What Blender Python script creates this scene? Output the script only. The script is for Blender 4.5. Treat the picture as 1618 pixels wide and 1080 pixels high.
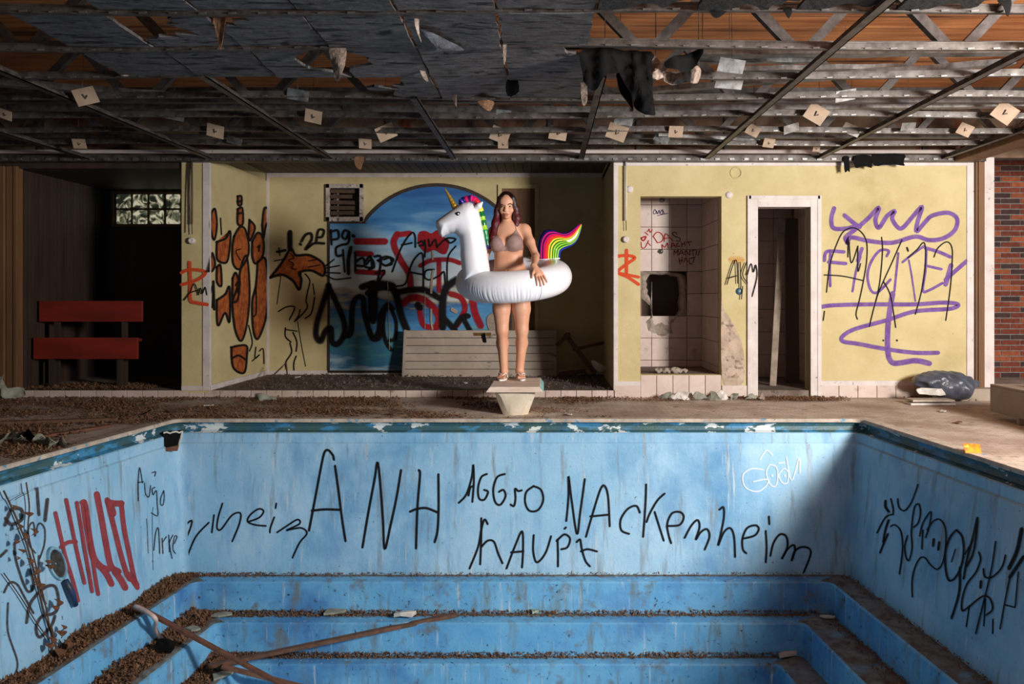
import bpy, bmesh, math, random
import numpy as np
from mathutils import Vector, noise
R = math.radians
for o in list(bpy.data.objects): bpy.data.objects.remove(o, do_unlink=True)
SC = bpy.context.scene
COL = SC.collection
# ------------------------------------------------------------------ camera
F, CX, CY, H = 1250.0, 862.0, 470.0, 1.08
cam = bpy.data.cameras.new('camera'); camo = bpy.data.objects.new('camera', cam); COL.objects.link(camo)
camo.location = (0, 0, H); camo.rotation_euler = (R(90), 0, 0)
cam.sensor_width = 36.0; cam.lens = F/1618*36
cam.shift_x = (809-CX)/1618; cam.shift_y = -(540-CY)/1618
cam.clip_start = .05; cam.clip_end = 200
SC.camera = camo
# ------------------------------------------------------------------ light
w = bpy.data.worlds.new('world'); SC.world = w; w.use_nodes = True
w.node_tree.nodes['Background'].inputs[0].default_value = (.95, .97, 1.0, 1)
w.node_tree.nodes['Background'].inputs[1].default_value = .115
def lamp(name, typ, loc, energy, color=(1, 1, 1), **kw):
    l = bpy.data.lights.new(name, typ); l.energy = energy; l.color = color
    for k, v in kw.items(): setattr(l, k, v)
    o = bpy.data.objects.new(name, l); COL.objects.link(o); o.location = loc
    return o
# unseen panel added in place of a strobe, set on the right-hand glazing line
panel_l = lamp('strobe_panel_offscreen', 'AREA', (4.95, 1.6, 1.95), 760, (1, .965, .925), shape='RECTANGLE', size=1.0, size_y=1.0)
panel_l.rotation_euler = Vector((-4.0, 6.9, -.5)).to_track_quat('-Z', 'Y').to_euler()   # panel turned towards the facade to brighten the wall
vs = SC.view_settings
vs.view_transform = 'Standard'; vs.look = 'None'; vs.exposure = 0.0; vs.gamma = 1.0; vs.use_curve_mapping = False
# ------------------------------------------------------------------ helpers
def srgb(r, g, b):
    f = lambda v: (v/255/12.92) if v/255 <= .04045 else ((v/255+.055)/1.055)**2.4
    return (f(r), f(g), f(b), 1)
def P(px, py, Y):
    return Vector(((px-CX)/F*Y, Y, H-(py-CY)/F*Y))
def PZ(px, py, z):
    Y = (H-z)*F/(py-CY); return Vector(((px-CX)/F*Y, Y, z))
def PP(px, py, p0, n):
    d = Vector(((px-CX)/F, 1, -(py-CY)/F)); o = Vector((0, 0, H))
    t = (Vector(p0)-o).dot(n)/d.dot(n); return o+d*t
MATS = {}
def mat(name, base, var=None, rough=.7, metal=0, scale=6, bump=0, bscale=60, layers=(), stretch=None, coat=0, spec=.5, trans=0, sss=0, emit=None, obj_random=0, world=True, detail=6):
    """layers: (colour, noise scale, low, high, (sx,sy,sz)) patches mixed over the base by thresholded noise"""
    if name in MATS: return MATS[name]
    m = bpy.data.materials.new(name); m.use_nodes = True; MATS[name] = m
    nt = m.node_tree; N = nt.nodes; L = nt.links; b = N['Principled BSDF']
    b.inputs['Roughness'].default_value = rough; b.inputs['Metallic'].default_value = metal
    b.inputs['Specular IOR Level'].default_value = spec
    if coat: b.inputs['Coat Weight'].default_value = coat; b.inputs['Coat Roughness'].default_value = .12
    if trans: b.inputs['Transmission Weight'].default_value = trans
    if sss:
        b.inputs['Subsurface Weight'].default_value = sss; b.inputs['Subsurface Radius'].default_value = (.02, .008, .004)
    if world: src = N.new('ShaderNodeNewGeometry').outputs['Position']
    else: src = N.new('ShaderNodeTexCoord').outputs['Object']
    def coord(st):
        if st is None: return src
        mp = N.new('ShaderNodeMapping'); mp.inputs['Scale'].default_value = st; L.new(src, mp.inputs[0]); return mp.outputs[0]
    def nz(sc, st, det=detail):
        n = N.new('ShaderNodeTexNoise'); n.inputs['Scale'].default_value = sc; n.inputs['Detail'].default_value = det
        n.inputs['Roughness'].default_value = .62; L.new(coord(st), n.inputs['Vector']); return n.outputs['Fac']
    def ramp(fac, lo, hi):
        mr = N.new('ShaderNodeMapRange'); mr.clamp = True; mr.inputs[1].default_value = lo; mr.inputs[2].default_value = hi
        L.new(fac, mr.inputs[0]); return mr.outputs[0]
    def mix(f, a, c):
        x = N.new('ShaderNodeMix'); x.data_type = 'RGBA'; L.new(f, x.inputs[0])
        for i, v in ((6, a), (7, c)):
            if isinstance(v, tuple): x.inputs[i].default_value = v
            else: L.new(v, x.inputs[i])
        return x.outputs[2]
    c = base
    if var is not None: c = mix(ramp(nz(scale, stretch), .35, .65), base, var)
    for ly in layers:
        st = ly[4] if len(ly) > 4 else None
        c = mix(ramp(nz(ly[1], st), ly[2], ly[3]), c, ly[0])
    if obj_random:
        oi = N.new('ShaderNodeObjectInfo'); hs = N.new('ShaderNodeHueSaturation')
        if isinstance(c, tuple): hs.inputs['Color'].default_value = c
        else: L.new(c, hs.inputs['Color'])
        mr = N.new('ShaderNodeMapRange'); mr.inputs[3].default_value = 1-obj_random; mr.inputs[4].default_value = 1+obj_random
        L.new(oi.outputs['Random'], mr.inputs[0]); L.new(mr.outputs[0], hs.inputs['Value']); c = hs.outputs[0]
    if isinstance(c, tuple): b.inputs['Base Color'].default_value = c
    else: L.new(c, b.inputs['Base Color'])
    if bump:
        bp = N.new('ShaderNodeBump'); bp.inputs['Strength'].default_value = bump; bp.inputs['Distance'].default_value = .01
        L.new(nz(bscale, stretch, 4), bp.inputs['Height']); L.new(bp.outputs[0], b.inputs['Normal'])
    if emit:
        b.inputs['Emission Color'].default_value = emit[0]; b.inputs['Emission Strength'].default_value = emit[1]
    return m
WL = {}
def finish(o, label=None, cat=None, group=None, kind=None):
    if label: o['label'] = label
    if cat: o['category'] = cat
    if group: o['group'] = group
    if kind: o['kind'] = kind
    return o
def empty(name, loc, label, cat, group=None):
    o = bpy.data.objects.new(name, None); COL.objects.link(o); o.location = loc; o.empty_display_size = .1
    WL[o.name] = Vector(loc); return finish(o, label, cat, group)
def link(name, me, mats, parent, loc, kind=None):
    o = bpy.data.objects.new(name, me); COL.objects.link(o)
    if mats is not None:
        for m in (mats if isinstance(mats, (list, tuple)) else [mats]): me.materials.append(m)
    pw = Vector((0, 0, 0))
    if parent is not None: o.parent = parent; pw = WL[parent.name]
    o.location = Vector(loc)-pw; WL[o.name] = Vector(loc)
    if kind: o['kind'] = kind
    return o
class MB:
    def __init__(s): s.v = []; s.f = []; s.uv = []; s.mi = []
    def add(s, vs, fs, mi=0):
        n = len(s.v); s.v += [tuple(v) for v in vs]; s.f += [tuple(i+n for i in f) for f in fs]; s.mi += [mi]*len(fs); return s
    def box(s, x0, x1, y0, y1, z0, z1, mi=0):
        return s.add([(x0,y0,z0),(x1,y0,z0),(x1,y1,z0),(x0,y1,z0),(x0,y0,z1),(x1,y0,z1),(x1,y1,z1),(x0,y1,z1)],
            [(0,3,2,1),(4,5,6,7),(0,1,5,4),(1,2,6,5),(2,3,7,6),(3,0,4,7)], mi)
    def bar(s, a, b, w, h, up=(0, 0, 1), mi=0):
        a = Vector(a); b = Vector(b); d = (b-a).normalized(); up = Vector(up)
        if abs(d.dot(up)) > .98: up = Vector((0, 1, 0))
        sx = d.cross(up).normalized()*w/2; uz = sx.cross(d).normalized()*h/2
        vs = [p+i*sx+j*uz for p in (a, b) for i, j in ((-1,-1),(1,-1),(1,1),(-1,1))]
        return s.add(vs, [(0,1,2,3),(7,6,5,4),(0,4,5,1),(1,5,6,2),(2,6,7,3),(3,7,4,0)], mi)
    def tube(s, pts, r, seg=8, caps=True, mi=0):
        pts = [Vector(p) for p in pts]; n = len(pts); rs = r if isinstance(r, (list, tuple)) else [r]*n
        base = len(s.v); ref = None
        for i, p in enumerate(pts):
            t = (pts[min(i+1, n-1)]-pts[max(i-1, 0)]).normalized()
            if ref is None: ref = Vector((0, 0, 1)) if abs(t.z) < .9 else Vector((1, 0, 0))
            a = (ref-t*ref.dot(t)).normalized(); ref = a; b = t.cross(a)
            for k in range(seg):
                q = 2*math.pi*k/seg; s.v.append(tuple(p+(a*math.cos(q)+b*math.sin(q))*rs[i]))
        for i in range(n-1):
            for k in range(seg):
                k2 = (k+1) % seg; s.f.append((base+i*seg+k, base+i*seg+k2, base+(i+1)*seg+k2, base+(i+1)*seg+k)); s.mi.append(mi)
        if caps:
            s.f.append(tuple(base+k for k in range(seg))[::-1]); s.mi.append(mi)
            s.f.append(tuple(base+(n-1)*seg+k for k in range(seg))); s.mi.append(mi)
        return s
    def lathe(s, c, prof, seg=24, axis='z', mi=0):
        c = Vector(c); base = len(s.v)
        for r, z in prof:
            for k in range(seg):
                q = 2*math.pi*k/seg; u, v = r*math.cos(q), r*math.sin(q)
                s.v.append(tuple(c+(Vector((u, v, z)) if axis == 'z' else Vector((u, z, v)) if axis == 'y' else Vector((z, u, v)))))
        for i in range(len(prof)-1):
            for k in range(seg):
                k2 = (k+1) % seg; s.f.append((base+i*seg+k, base+i*seg+k2, base+(i+1)*seg+k2, base+(i+1)*seg+k)); s.mi.append(mi)
        return s
    def grid(s, rows, mi=0, closed=False):
        base = len(s.v); m = len(rows[0])
        for r in rows: s.v += [tuple(p) for p in r]
        for i in range(len(rows)-1):
            for j in range(m if closed else m-1):
                j2 = (j+1) % m; s.f.append((base+i*m+j, base+i*m+j2, base+(i+1)*m+j2, base+(i+1)*m+j)); s.mi.append(mi)
        return s
    def prism(s, poly, dvec, mi=0):
        n = len(poly); d = Vector(dvec); poly = [Vector(p) for p in poly]
        return s.add(poly+[p+d for p in poly], [tuple(range(n))[::-1], tuple(range(n, 2*n))]+[(i, (i+1) % n, n+(i+1) % n, n+i) for i in range(n)], mi)
    def build(s, name, mats, parent=None, smooth=False, kind=None, bev=0, loc=None, fix=True, sharp=None):
        v = np.array(s.v, dtype=float)
        if loc is None:
            lo, hi = v.min(0), v.max(0); loc = ((lo[0]+hi[0])/2, (lo[1]+hi[1])/2, lo[2])
        v = v-np.array(loc)
        me = bpy.data.meshes.new(name); me.from_pydata(v.tolist(), [], s.f)
        if any(s.mi): me.polygons.foreach_set('material_index', s.mi)
        if s.uv:
            u = me.uv_layers.new(name='UVMap'); idx = np.zeros(len(me.loops), dtype=int); me.loops.foreach_get('vertex_index', idx)
            u.data.foreach_set('uv', np.array(s.uv)[idx].ravel())
        if fix and not s.uv:
            bm = bmesh.new(); bm.from_mesh(me); bmesh.ops.recalc_face_normals(bm, faces=bm.faces); bm.to_mesh(me); bm.free()
        if smooth:
            me.polygons.foreach_set('use_smooth', [True]*len(me.polygons))
            if sharp: me.set_sharp_from_angle(angle=R(sharp))
        me.update()
        o = link(name, me, mats, parent, loc, kind)
        if bev:
            md = o.modifiers.new('bevel', 'BEVEL'); md.width = bev; md.segments = 2; md.limit_method = 'ANGLE'; md.angle_limit = R(40)
        return o
def struct(name, mb, m, **kw): return mb.build(name, m, kind='structure', **kw)
def copyobj(o, parent, loc, name=None, rot=None, scale=None):
    c = o.copy(); COL.objects.link(c)
    if name: c.name = name
    c.parent = parent; pw = WL[parent.name] if parent is not None else Vector((0, 0, 0))
    c.location = Vector(loc)-pw; WL[c.name] = Vector(loc)
    if rot: c.rotation_euler = rot
    if scale: c.scale = scale
    return c
def smoothpts(pts, n=6, closed=False):
    pts = [Vector(p) for p in pts]
    if len(pts) < 3: return pts
    out = []; m = len(pts); g = (lambda i: pts[i % m]) if closed else (lambda i: pts[max(0, min(m-1, i))])
    for i in range(m if closed else m-1):
        a, b, c, d = g(i-1), g(i), g(i+1), g(i+2)
        for k in range(n):
            t = k/n
            out.append(.5*((2*b)+(c-a)*t+(2*a-5*b+4*c-d)*t*t+(3*b-a-3*c+d)*t**3))
    if not closed: out.append(pts[-1])
    return out
# --- implicit surfaces -----------------------------------------------------
def field(prims, lo, hi, h):
    lo = np.array(lo, float); hi = np.array(hi, float); n = np.ceil((hi-lo)/h).astype(int)+1
    ax = [lo[i]+np.arange(n[i])*h for i in range(3)]
    Fv = np.full(n, 1.0, np.float32)
    for fn, plo, phi, k in prims:
        mg = k+2*h+.01
        sl = []
        for i in range(3):
            a = int(max(0, math.floor((plo[i]-mg-lo[i])/h))); b = int(min(n[i], math.ceil((phi[i]+mg-lo[i])/h)+1)); sl.append((a, b))
        if any(b <= a for a, b in sl): continue
        X = ax[0][sl[0][0]:sl[0][1], None, None]; Y = ax[1][None, sl[1][0]:sl[1][1], None]; Z = ax[2][None, None, sl[2][0]:sl[2][1]]
        d = fn(X, Y, Z).astype(np.float32)
        S = tuple(slice(a, b) for a, b in sl); A = Fv[S]
        if k < 0:
            kk = -k; hh = np.clip(.5-.5*(A+d)/kk, 0, 1); Fv[S] = A*(1-hh)-d*hh+kk*hh*(1-hh)
        elif k > 0:
            hh = np.clip(.5+.5*(A-d)/k, 0, 1); Fv[S] = A*(1-hh)+d*hh-k*hh*(1-hh)
        else: Fv[S] = np.minimum(A, d)
    return Fv, ax
def rc(a, b, r1, r2, k=.02, ys=1.0, sub=False):
    a = np.array(a, float); b = np.array(b, float); yc = (a[1]+b[1])/2
    a2 = a.copy(); b2 = b.copy(); a2[1] = yc+(a[1]-yc)/ys; b2[1] = yc+(b[1]-yc)/ys
    ab = b2-a2; L2 = max(ab.dot(ab), 1e-9); r = max(r1, r2)
    def fn(X, Y, Z):
        Yp = yc+(Y-yc)/ys
        px, py, pz = X-a2[0], Yp-a2[1], Z-a2[2]
        t = np.clip((px*ab[0]+py*ab[1]+pz*ab[2])/L2, 0, 1)
        return (np.sqrt((px-t*ab[0])**2+(py-t*ab[1])**2+(pz-t*ab[2])**2)-(r1+(r2-r1)*t))*min(1, ys)
    e = np.array([r, r*max(1, ys), r])
    return (fn, np.minimum(a, b)-e, np.maximum(a, b)+e, -k if sub else k)
def el(c, r, k=.02, rz=0, rx=0, sub=False):
    c = np.array(c, float); r = np.array(r, float); cz, sz = math.cos(rz), math.sin(rz); cx, sx = math.cos(rx), math.sin(rx)
    def fn(X, Y, Z):
        x, y, z = X-c[0], Y-c[1], Z-c[2]
        if rz: x, y = cz*x+sz*y, -sz*x+cz*y
        if rx: y, z = cx*y+sx*z, -sx*y+cx*z
        k0 = np.sqrt((x/r[0])**2+(y/r[1])**2+(z/r[2])**2); k1 = np.sqrt((x/r[0]**2)**2+(y/r[1]**2)**2+(z/r[2]**2)**2)+1e-9
        return k0*(k0-1)/k1
    m = r.max() if (rz or rx) else r
    return (fn, c-m, c+m, -k if sub else k)
def nets(Fv, ax):
    n = Fv.shape; S = Fv < 0
    c = [S[i:n[0]-1+i, j:n[1]-1+j, k:n[2]-1+k] for i in (0, 1) for j in (0, 1) for k in (0, 1)]
    cnt = sum(x.astype(np.int8) for x in c); act = (cnt > 0) & (cnt < 8)
    idx = np.full(act.shape, -1, np.int64); I = np.argwhere(act); idx[act] = np.arange(len(I))
    acc = np.zeros((len(I), 3)); wt = np.zeros(len(I)); cor = [(i, j, k) for i in (0, 1) for j in (0, 1) for k in (0, 1)]
    val = {q: Fv[I[:, 0]+q[0], I[:, 1]+q[1], I[:, 2]+q[2]].astype(float) for q in cor}
    for a in cor:
        for d in range(3):
            if a[d] == 0:
                b = list(a); b[d] = 1; b = tuple(b); va, vb = val[a], val[b]; m = (va < 0) != (vb < 0)
                t = np.where(m, va/np.where(va-vb == 0, 1, va-vb), 0)
                p = np.tile(np.array(a, float), (len(I), 1)); p[:, d] += t; acc[m] += p[m]; wt[m] += 1
    P3 = I+acc/wt[:, None]; hh = ax[0][1]-ax[0][0]
    V = np.stack([ax[d][0]+P3[:, d]*hh for d in range(3)], 1)
    quads = []
    for d in range(3):
        u, v = (d+1) % 3, (d+2) % 3
        A = [slice(None)]*3; B = [slice(None)]*3; A[d] = slice(0, n[d]-1); B[d] = slice(1, n[d])
        ch = S[tuple(A)] != S[tuple(B)]; E = np.argwhere(ch)
        ok = (E[:, u] > 0) & (E[:, v] > 0) & (E[:, u] < n[u]-1) & (E[:, v] < n[v]-1); E = E[ok]
        sg = S[tuple(A)][E[:, 0], E[:, 1], E[:, 2]]
        def cell(du, dv):
            q = E.copy(); q[:, u] += du; q[:, v] += dv; return idx[q[:, 0], q[:, 1], q[:, 2]]
        Q = np.stack([cell(-1, -1), cell(0, -1), cell(0, 0), cell(-1, 0)], 1)
        Q[~sg] = Q[~sg][:, ::-1]; quads.append(Q)
    return V, np.concatenate(quads)
def netobj(name, Fv, ax, m, parent=None, loc=None, smooth=2, kind=None, cull=None):
    V, Q = nets(Fv, ax)
    Q = Q[(Q >= 0).all(1)]
    for _ in range(smooth):
        S_ = np.zeros_like(V); C_ = np.zeros(len(V))
        for i in range(4):
            np.add.at(S_, Q[:, i], V[Q[:, (i+1) % 4]]); np.add.at(C_, Q[:, i], 1)
            np.add.at(S_, Q[:, i], V[Q[:, (i-1) % 4]]); np.add.at(C_, Q[:, i], 1)
        V = V*.5+.5*S_/np.maximum(C_, 1)[:, None]
    if loc is None: lo, hi = V.min(0), V.max(0); loc = ((lo[0]+hi[0])/2, (lo[1]+hi[1])/2, lo[2])
    me = bpy.data.meshes.new(name)
    Vl = (V-np.array(loc)).astype(np.float32)
    me.vertices.add(len(Vl)); me.vertices.foreach_set('co', Vl.ravel())
    me.loops.add(Q.size); me.loops.foreach_set('vertex_index', Q.ravel().astype(np.int32))
    me.polygons.add(len(Q)); me.polygons.foreach_set('loop_start', np.arange(0, Q.size, 4, dtype=np.int32))
    me.update(calc_edges=True); me.validate()
    me.polygons.foreach_set('use_smooth', [True]*len(me.polygons))
    return link(name, me, m, parent, loc, kind)
# --- painted strokes: thin ribbons lying on a wall --------------------------
def paint_mat(name, col, soft=.35, alpha=.95, noise_sc=40, worn=.25, var=None):
    if name in MATS: return MATS[name]
    m = mat(name, col, var, rough=.55, scale=14)
    nt = m.node_tree; N = nt.nodes; L = nt.links; b = N['Principled BSDF']
    uv = N.new('ShaderNodeUVMap'); sp = N.new('ShaderNodeSeparateXYZ'); L.new(uv.outputs[0], sp.inputs[0])
    ab = N.new('ShaderNodeMath'); ab.operation = 'ABSOLUTE'; L.new(sp.outputs[1], ab.inputs[0])
    mr = N.new('ShaderNodeMapRange'); mr.inputs[1].default_value = 1; mr.inputs[2].default_value = 1-soft; mr.inputs[3].default_value = 0; mr.inputs[4].default_value = alpha
    L.new(ab.outputs[0], mr.inputs[0])
    n = N.new('ShaderNodeTexNoise'); n.inputs['Scale'].default_value = noise_sc; n.inputs['Detail'].default_value = 5
    L.new(N.new('ShaderNodeNewGeometry').outputs['Position'], n.inputs['Vector'])
    m2 = N.new('ShaderNodeMapRange'); m2.inputs[1].default_value = .3; m2.inputs[2].default_value = .55; m2.inputs[3].default_value = 1-worn; m2.inputs[4].default_value = 1
    L.new(n.outputs['Fac'], m2.inputs[0])
    mu = N.new('ShaderNodeMath'); mu.operation = 'MULTIPLY'; L.new(mr.outputs[0], mu.inputs[0]); L.new(m2.outputs[0], mu.inputs[1])
    b.inputs['Specular IOR Level'].default_value = .2; b.inputs['Roughness'].default_value = .8
    L.new(mu.outputs[0], b.inputs['Alpha']); return m
LAYER = [0]
def graffiti(parent, plane, crop, strokes, width, m, name='graffiti', fills=(), off=.0015, label=None):
    """strokes in crop pixels, unprojected onto the wall plane (p0, n) with n towards the room"""
    p0, n = Vector(plane[0]), Vector(plane[1]).normalized(); ox, oy, sc = crop
    mb = MB()
    for poly in fills:
        LAYER[0] += 1
        o3 = n*(off+.00006*(LAYER[0] % 60))
        pts = [PP(ox+p[0]/sc, oy+p[1]/sc, p0, n)+o3 for p in smoothpts([(p[0], p[1], 0) for p in poly], 4, True)]
        bm = bmesh.new(); vs_ = [bm.verts.new(p) for p in pts]; f = bm.faces.new(vs_); bmesh.ops.triangulate(bm, faces=[f])
        b0 = len(mb.v)
        for i, v in enumerate(bm.verts): v.index = i
        mb.v += [tuple(v.co) for v in bm.verts]; mb.uv += [(0, 0)]*len(bm.verts)
        for f in bm.faces:
            nn = f.normal; ids = [b0+v.index for v in f.verts]
            f.normal_update(); mb.f.append(tuple(ids if f.normal.dot(n) > 0 else ids[::-1])); mb.mi.append(0)
        bm.free()
    for st in strokes:
        LAYER[0] += 1
        wd = width
        if isinstance(st, tuple) and not isinstance(st[0], (list, tuple)) : wd, st = st[0], st[1]
        o3 = n*(off+.00006*(LAYER[0] % 60)+.001)
        if len(st) == 1: st = [st[0], (st[0][0]+.5, st[0][1]+.5)]
        pts = smoothpts([(p[0], p[1], 0) for p in st], 7); hw = wd/2   # brush width as it shows on the wall
        T = [(pts[min(i+1, len(pts)-1)]-pts[max(i-1, 0)]).normalized() for i in range(len(pts))]
        ext = []
        for t in (.98, .8, .45): ext.append((pts[0]-T[0]*hw*t, T[0], math.sqrt(1-t*t)))
        for p, t in zip(pts, T): ext.append((p, t, 1))
        for t in (.45, .8, .98): ext.append((pts[-1]+T[-1]*hw*t, T[-1], math.sqrt(1-t*t)))
        b0 = len(mb.v); u = 0; W3 = lambda p: tuple(PP(ox+p[0]/sc, oy+p[1]/sc, p0, n)+o3)
        for i, (p, t, k) in enumerate(ext):
            s = Vector((-t.y, t.x, 0))*hw*k
            mb.v += [W3(p-s), W3(p), W3(p+s)]; mb.uv += [(u, -1), (u, 1-k if k < 1 else 0), (u, 1)]; u += .02
        for i in range(len(ext)-1):
            for j in (0, 1):
                a = b0+3*i+j; q = (a, a+3, a+4, a+1)
                mb.f.append(q[::-1]); mb.mi.append(0)
    o = mb.build(name, m, parent)
    if label: o['label'] = label
    return o
# ------------------------------------------------------------------ materials
rng = random.Random(7)
M_pool = mat('pool_paint', srgb(160, 198, 222), srgb(120, 174, 208), rough=.6, scale=1.4, bump=.3, bscale=45, layers=[
    (srgb(76, 138, 182), .75, .52, .68, (1, 1, .8)), (srgb(104, 156, 196), 5, .55, .75, (1, 1, .25)), (srgb(186, 198, 204), 26, .6, .72, (1, 1, .06)), (srgb(116, 124, 128), 13, .56, .74, (1, 1, .1)), (srgb(58, 58, 56), 34, .66, .72)])
M_riser = mat('riser_paint', srgb(86, 156, 204), srgb(112, 176, 214), rough=.55, scale=2.2, bump=.3, bscale=40, layers=[
    (srgb(60, 116, 174), 1.2, .5, .68), (srgb(176, 194, 206), 24, .6, .72, (1, 1, .07)), (srgb(104, 120, 126), 11, .54, .72, (1, 1, .18)), (srgb(104, 104, 98), 5, .58, .72), (srgb(48, 44, 40), 24, .62, .7)])
M_cope = mat('coping_paint', srgb(196, 180, 164), srgb(160, 146, 132), rough=.8, scale=9, bump=.3, layers=[(srgb(96, 140, 165), 14, .6, .66), (srgb(70, 62, 55), 30, .62, .7)])
M_gutter = mat('gutter_paint', srgb(44, 88, 106), srgb(62, 92, 88), rough=.5, scale=5, bump=.3, layers=[(srgb(62, 130, 170), 4, .52, .6, (1, 1, 3)), (srgb(205, 212, 212), 3.2, .585, .6, (1, 1, 2)), (srgb(30, 42, 40), 18, .62, .7)])
M_ledge = mat('dirty_ledge_paint', srgb(122, 128, 126), srgb(96, 98, 96), rough=.9, scale=7, bump=.4, layers=[(srgb(84, 72, 62), 10, .45, .62), (srgb(110, 150, 180), 5, .58, .7)])
M_deck = mat('deck_pavers', srgb(216, 200, 186), srgb(192, 172, 156), rough=.85, scale=3, bump=.35, bscale=30, layers=[(srgb(160, 136, 118), 1.1, .5, .66), (srgb(100, 80, 66), 9, .6, .7)])
def deck_joints(m):
    nt = m.node_tree; N = nt.nodes; L = nt.links; b = N['Principled BSDF']; src = b.inputs['Base Color'].links[0].from_socket
    g = N.new('ShaderNodeNewGeometry'); br = N.new('ShaderNodeTexBrick'); L.new(g.outputs['Position'], br.inputs['Vector'])
    br.inputs['Scale'].default_value = 1; br.inputs['Brick Width'].default_value = .11; br.inputs['Row Height'].default_value = .055; br.inputs['Mortar Size'].default_value = .0035
    br.offset = .5; br.inputs['Color1'].default_value = (1, 1, 1, 1); br.inputs['Color2'].default_value = (.86, .84, .82, 1); br.inputs['Mortar'].default_value = (.6, .56, .52, 1)
    x = N.new('ShaderNodeMix'); x.data_type = 'RGBA'; x.blend_type = 'MULTIPLY'; x.inputs[0].default_value = 1; L.new(src, x.inputs[6]); L.new(br.outputs[0], x.inputs[7])
    # patches of trodden leaf dust
    n = N.new('ShaderNodeTexNoise'); n.inputs['Scale'].default_value = .8; n.inputs['Detail'].default_value = 7; L.new(g.outputs['Position'], n.inputs[0])
    mr = N.new('ShaderNodeMapRange'); mr.inputs[1].default_value = .46; mr.inputs[2].default_value = .64; mr.inputs[4].default_value = .7; L.new(n.outputs['Fac'], mr.inputs[0])
    y = N.new('ShaderNodeMix'); y.data_type = 'RGBA'; L.new(mr.outputs[0], y.inputs[0]); L.new(x.outputs[2], y.inputs[6]); y.inputs[7].default_value = srgb(134, 108, 90)
    L.new(y.outputs[2], b.inputs['Base Color'])
deck_joints(M_deck)
M_dirt = mat('alcove_dirt', srgb(128, 112, 100), srgb(92, 78, 68), rough=.95, scale=5, bump=.6, bscale=25, layers=[(srgb(40, 33, 28), 12, .55, .68)])
M_yel = mat('yellow_stucco', srgb(204, 187, 140), srgb(191, 173, 125), rough=.9, scale=2.5, bump=.55, bscale=130, layers=[(srgb(168, 150, 98), 1.3, .58, .78), (srgb(70, 60, 40), 26, .70, .74)])
M_white = mat('white_paint_worn', srgb(214, 202, 196), srgb(196, 184, 178), rough=.7, scale=6, bump=.2, layers=[(srgb(120, 104, 92), 22, .64, .72)])
M_tile = mat('pinkish_wall_tile', srgb(205, 186, 176), srgb(192, 170, 158), rough=.35, scale=5, obj_random=.05, layers=[(srgb(140, 118, 104), 7, .6, .78)])
M_grout = mat('grout', srgb(120, 100, 88), rough=.95)
M_dark = mat('rough_backing', srgb(128, 114, 102), srgb(108, 96, 86), rough=.95, scale=4)
M_rib = mat('dark_stained_boards', srgb(66, 50, 42), srgb(48, 36, 30), rough=.55, scale=8, stretch=(1, 1, .1))
M_redwood = mat('red_stained_board', srgb(128, 34, 22), srgb(96, 26, 18), rough=.5, scale=6, stretch=(.2, 1, 1))
M_post = mat('brown_post_wood', srgb(120, 84, 52), srgb(92, 62, 40), rough=.7, scale=10, stretch=(1, 1, .06), bump=.2)
M_plaster = mat('bare_plaster', srgb(172, 156, 142), srgb(136, 122, 110), rough=.95, scale=14, bump=.9, bscale=40)
M_soffit = mat('soffit_board', srgb(84, 70, 58), srgb(62, 50, 42), rough=.7, scale=8, stretch=(1, .1, 1), obj_random=.12)
M_deckwood = mat('roof_board_pine', srgb(208, 138, 82), srgb(164, 96, 52), rough=.7, scale=9, stretch=(.12, 1.6, 1), bump=.25, bscale=30, obj_random=.12, layers=[(srgb(74, 38, 22), 4, .55, .7, (.1, 2.5, 1))])
M_upper = mat('upper_wall_plaster', srgb(134, 114, 96), srgb(100, 76, 58), rough=.95, scale=2.2, bump=.6, bscale=30, layers=[(srgb(120, 62, 36), 2.5, .6, .68), (srgb(36, 30, 26), 4, .6, .72)])
M_galv = mat('galvanised_steel', srgb(150, 150, 148), srgb(104, 102, 100), rough=.42, metal=.75, scale=16, layers=[(srgb(70, 62, 56), 6, .58, .74)])
M_rail = mat('grimy_steel_rail', srgb(104, 98, 94), srgb(66, 60, 55), rough=.5, metal=.5, scale=12, layers=[(srgb(46, 38, 33), 7, .52, .7)])
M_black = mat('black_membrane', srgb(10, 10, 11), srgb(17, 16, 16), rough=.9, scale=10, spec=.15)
M_steel = mat('dark_truss_steel', srgb(98, 94, 92), srgb(66, 62, 60), rough=.5, metal=.5, scale=14)
M_char = mat('charred_ceiling_board', srgb(100, 96, 96), srgb(68, 65, 65), rough=.75, scale=9, stretch=(1, 2.2, 1), bump=.8, bscale=16, obj_random=.14, layers=[(srgb(16, 15, 15), 12, .56, .6, (.3, 1.6, 1)), (srgb(16, 15, 15), 5, .62, .66, (1, 1, 1))])
M_char_foil = mat('charred_board_blistered_foil', srgb(120, 122, 128), srgb(70, 70, 76), rough=.4, scale=9, bump=1, bscale=30, metal=.2)  # peeled foil of the blistered board, paler by its own colour
M_card = mat('beige_pad_card', srgb(168, 146, 124), srgb(150, 128, 108), rough=.85, scale=9)
M_leaf = mat('dry_leaf', srgb(138, 98, 68), srgb(88, 62, 44), rough=.85, scale=60, layers=[(srgb(150, 108, 66), 45, .6, .68)])
M_rust = mat('rusty_bar', srgb(112, 70, 50), srgb(80, 48, 36), rough=.8, scale=18, bump=.3)
M_stick = mat('weathered_batten', srgb(116, 82, 62), srgb(86, 60, 46), rough=.85, scale=14, stretch=(1, 1, 1), bump=.3)
M_foil = mat('crumpled_foil_insulation', srgb(176, 156, 142), srgb(110, 92, 80), rough=.5, scale=30, bump=.8, bscale=60)
M_rag = mat('grey_green_rag', srgb(156, 156, 140), srgb(118, 118, 106), rough=.9, scale=12)
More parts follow.
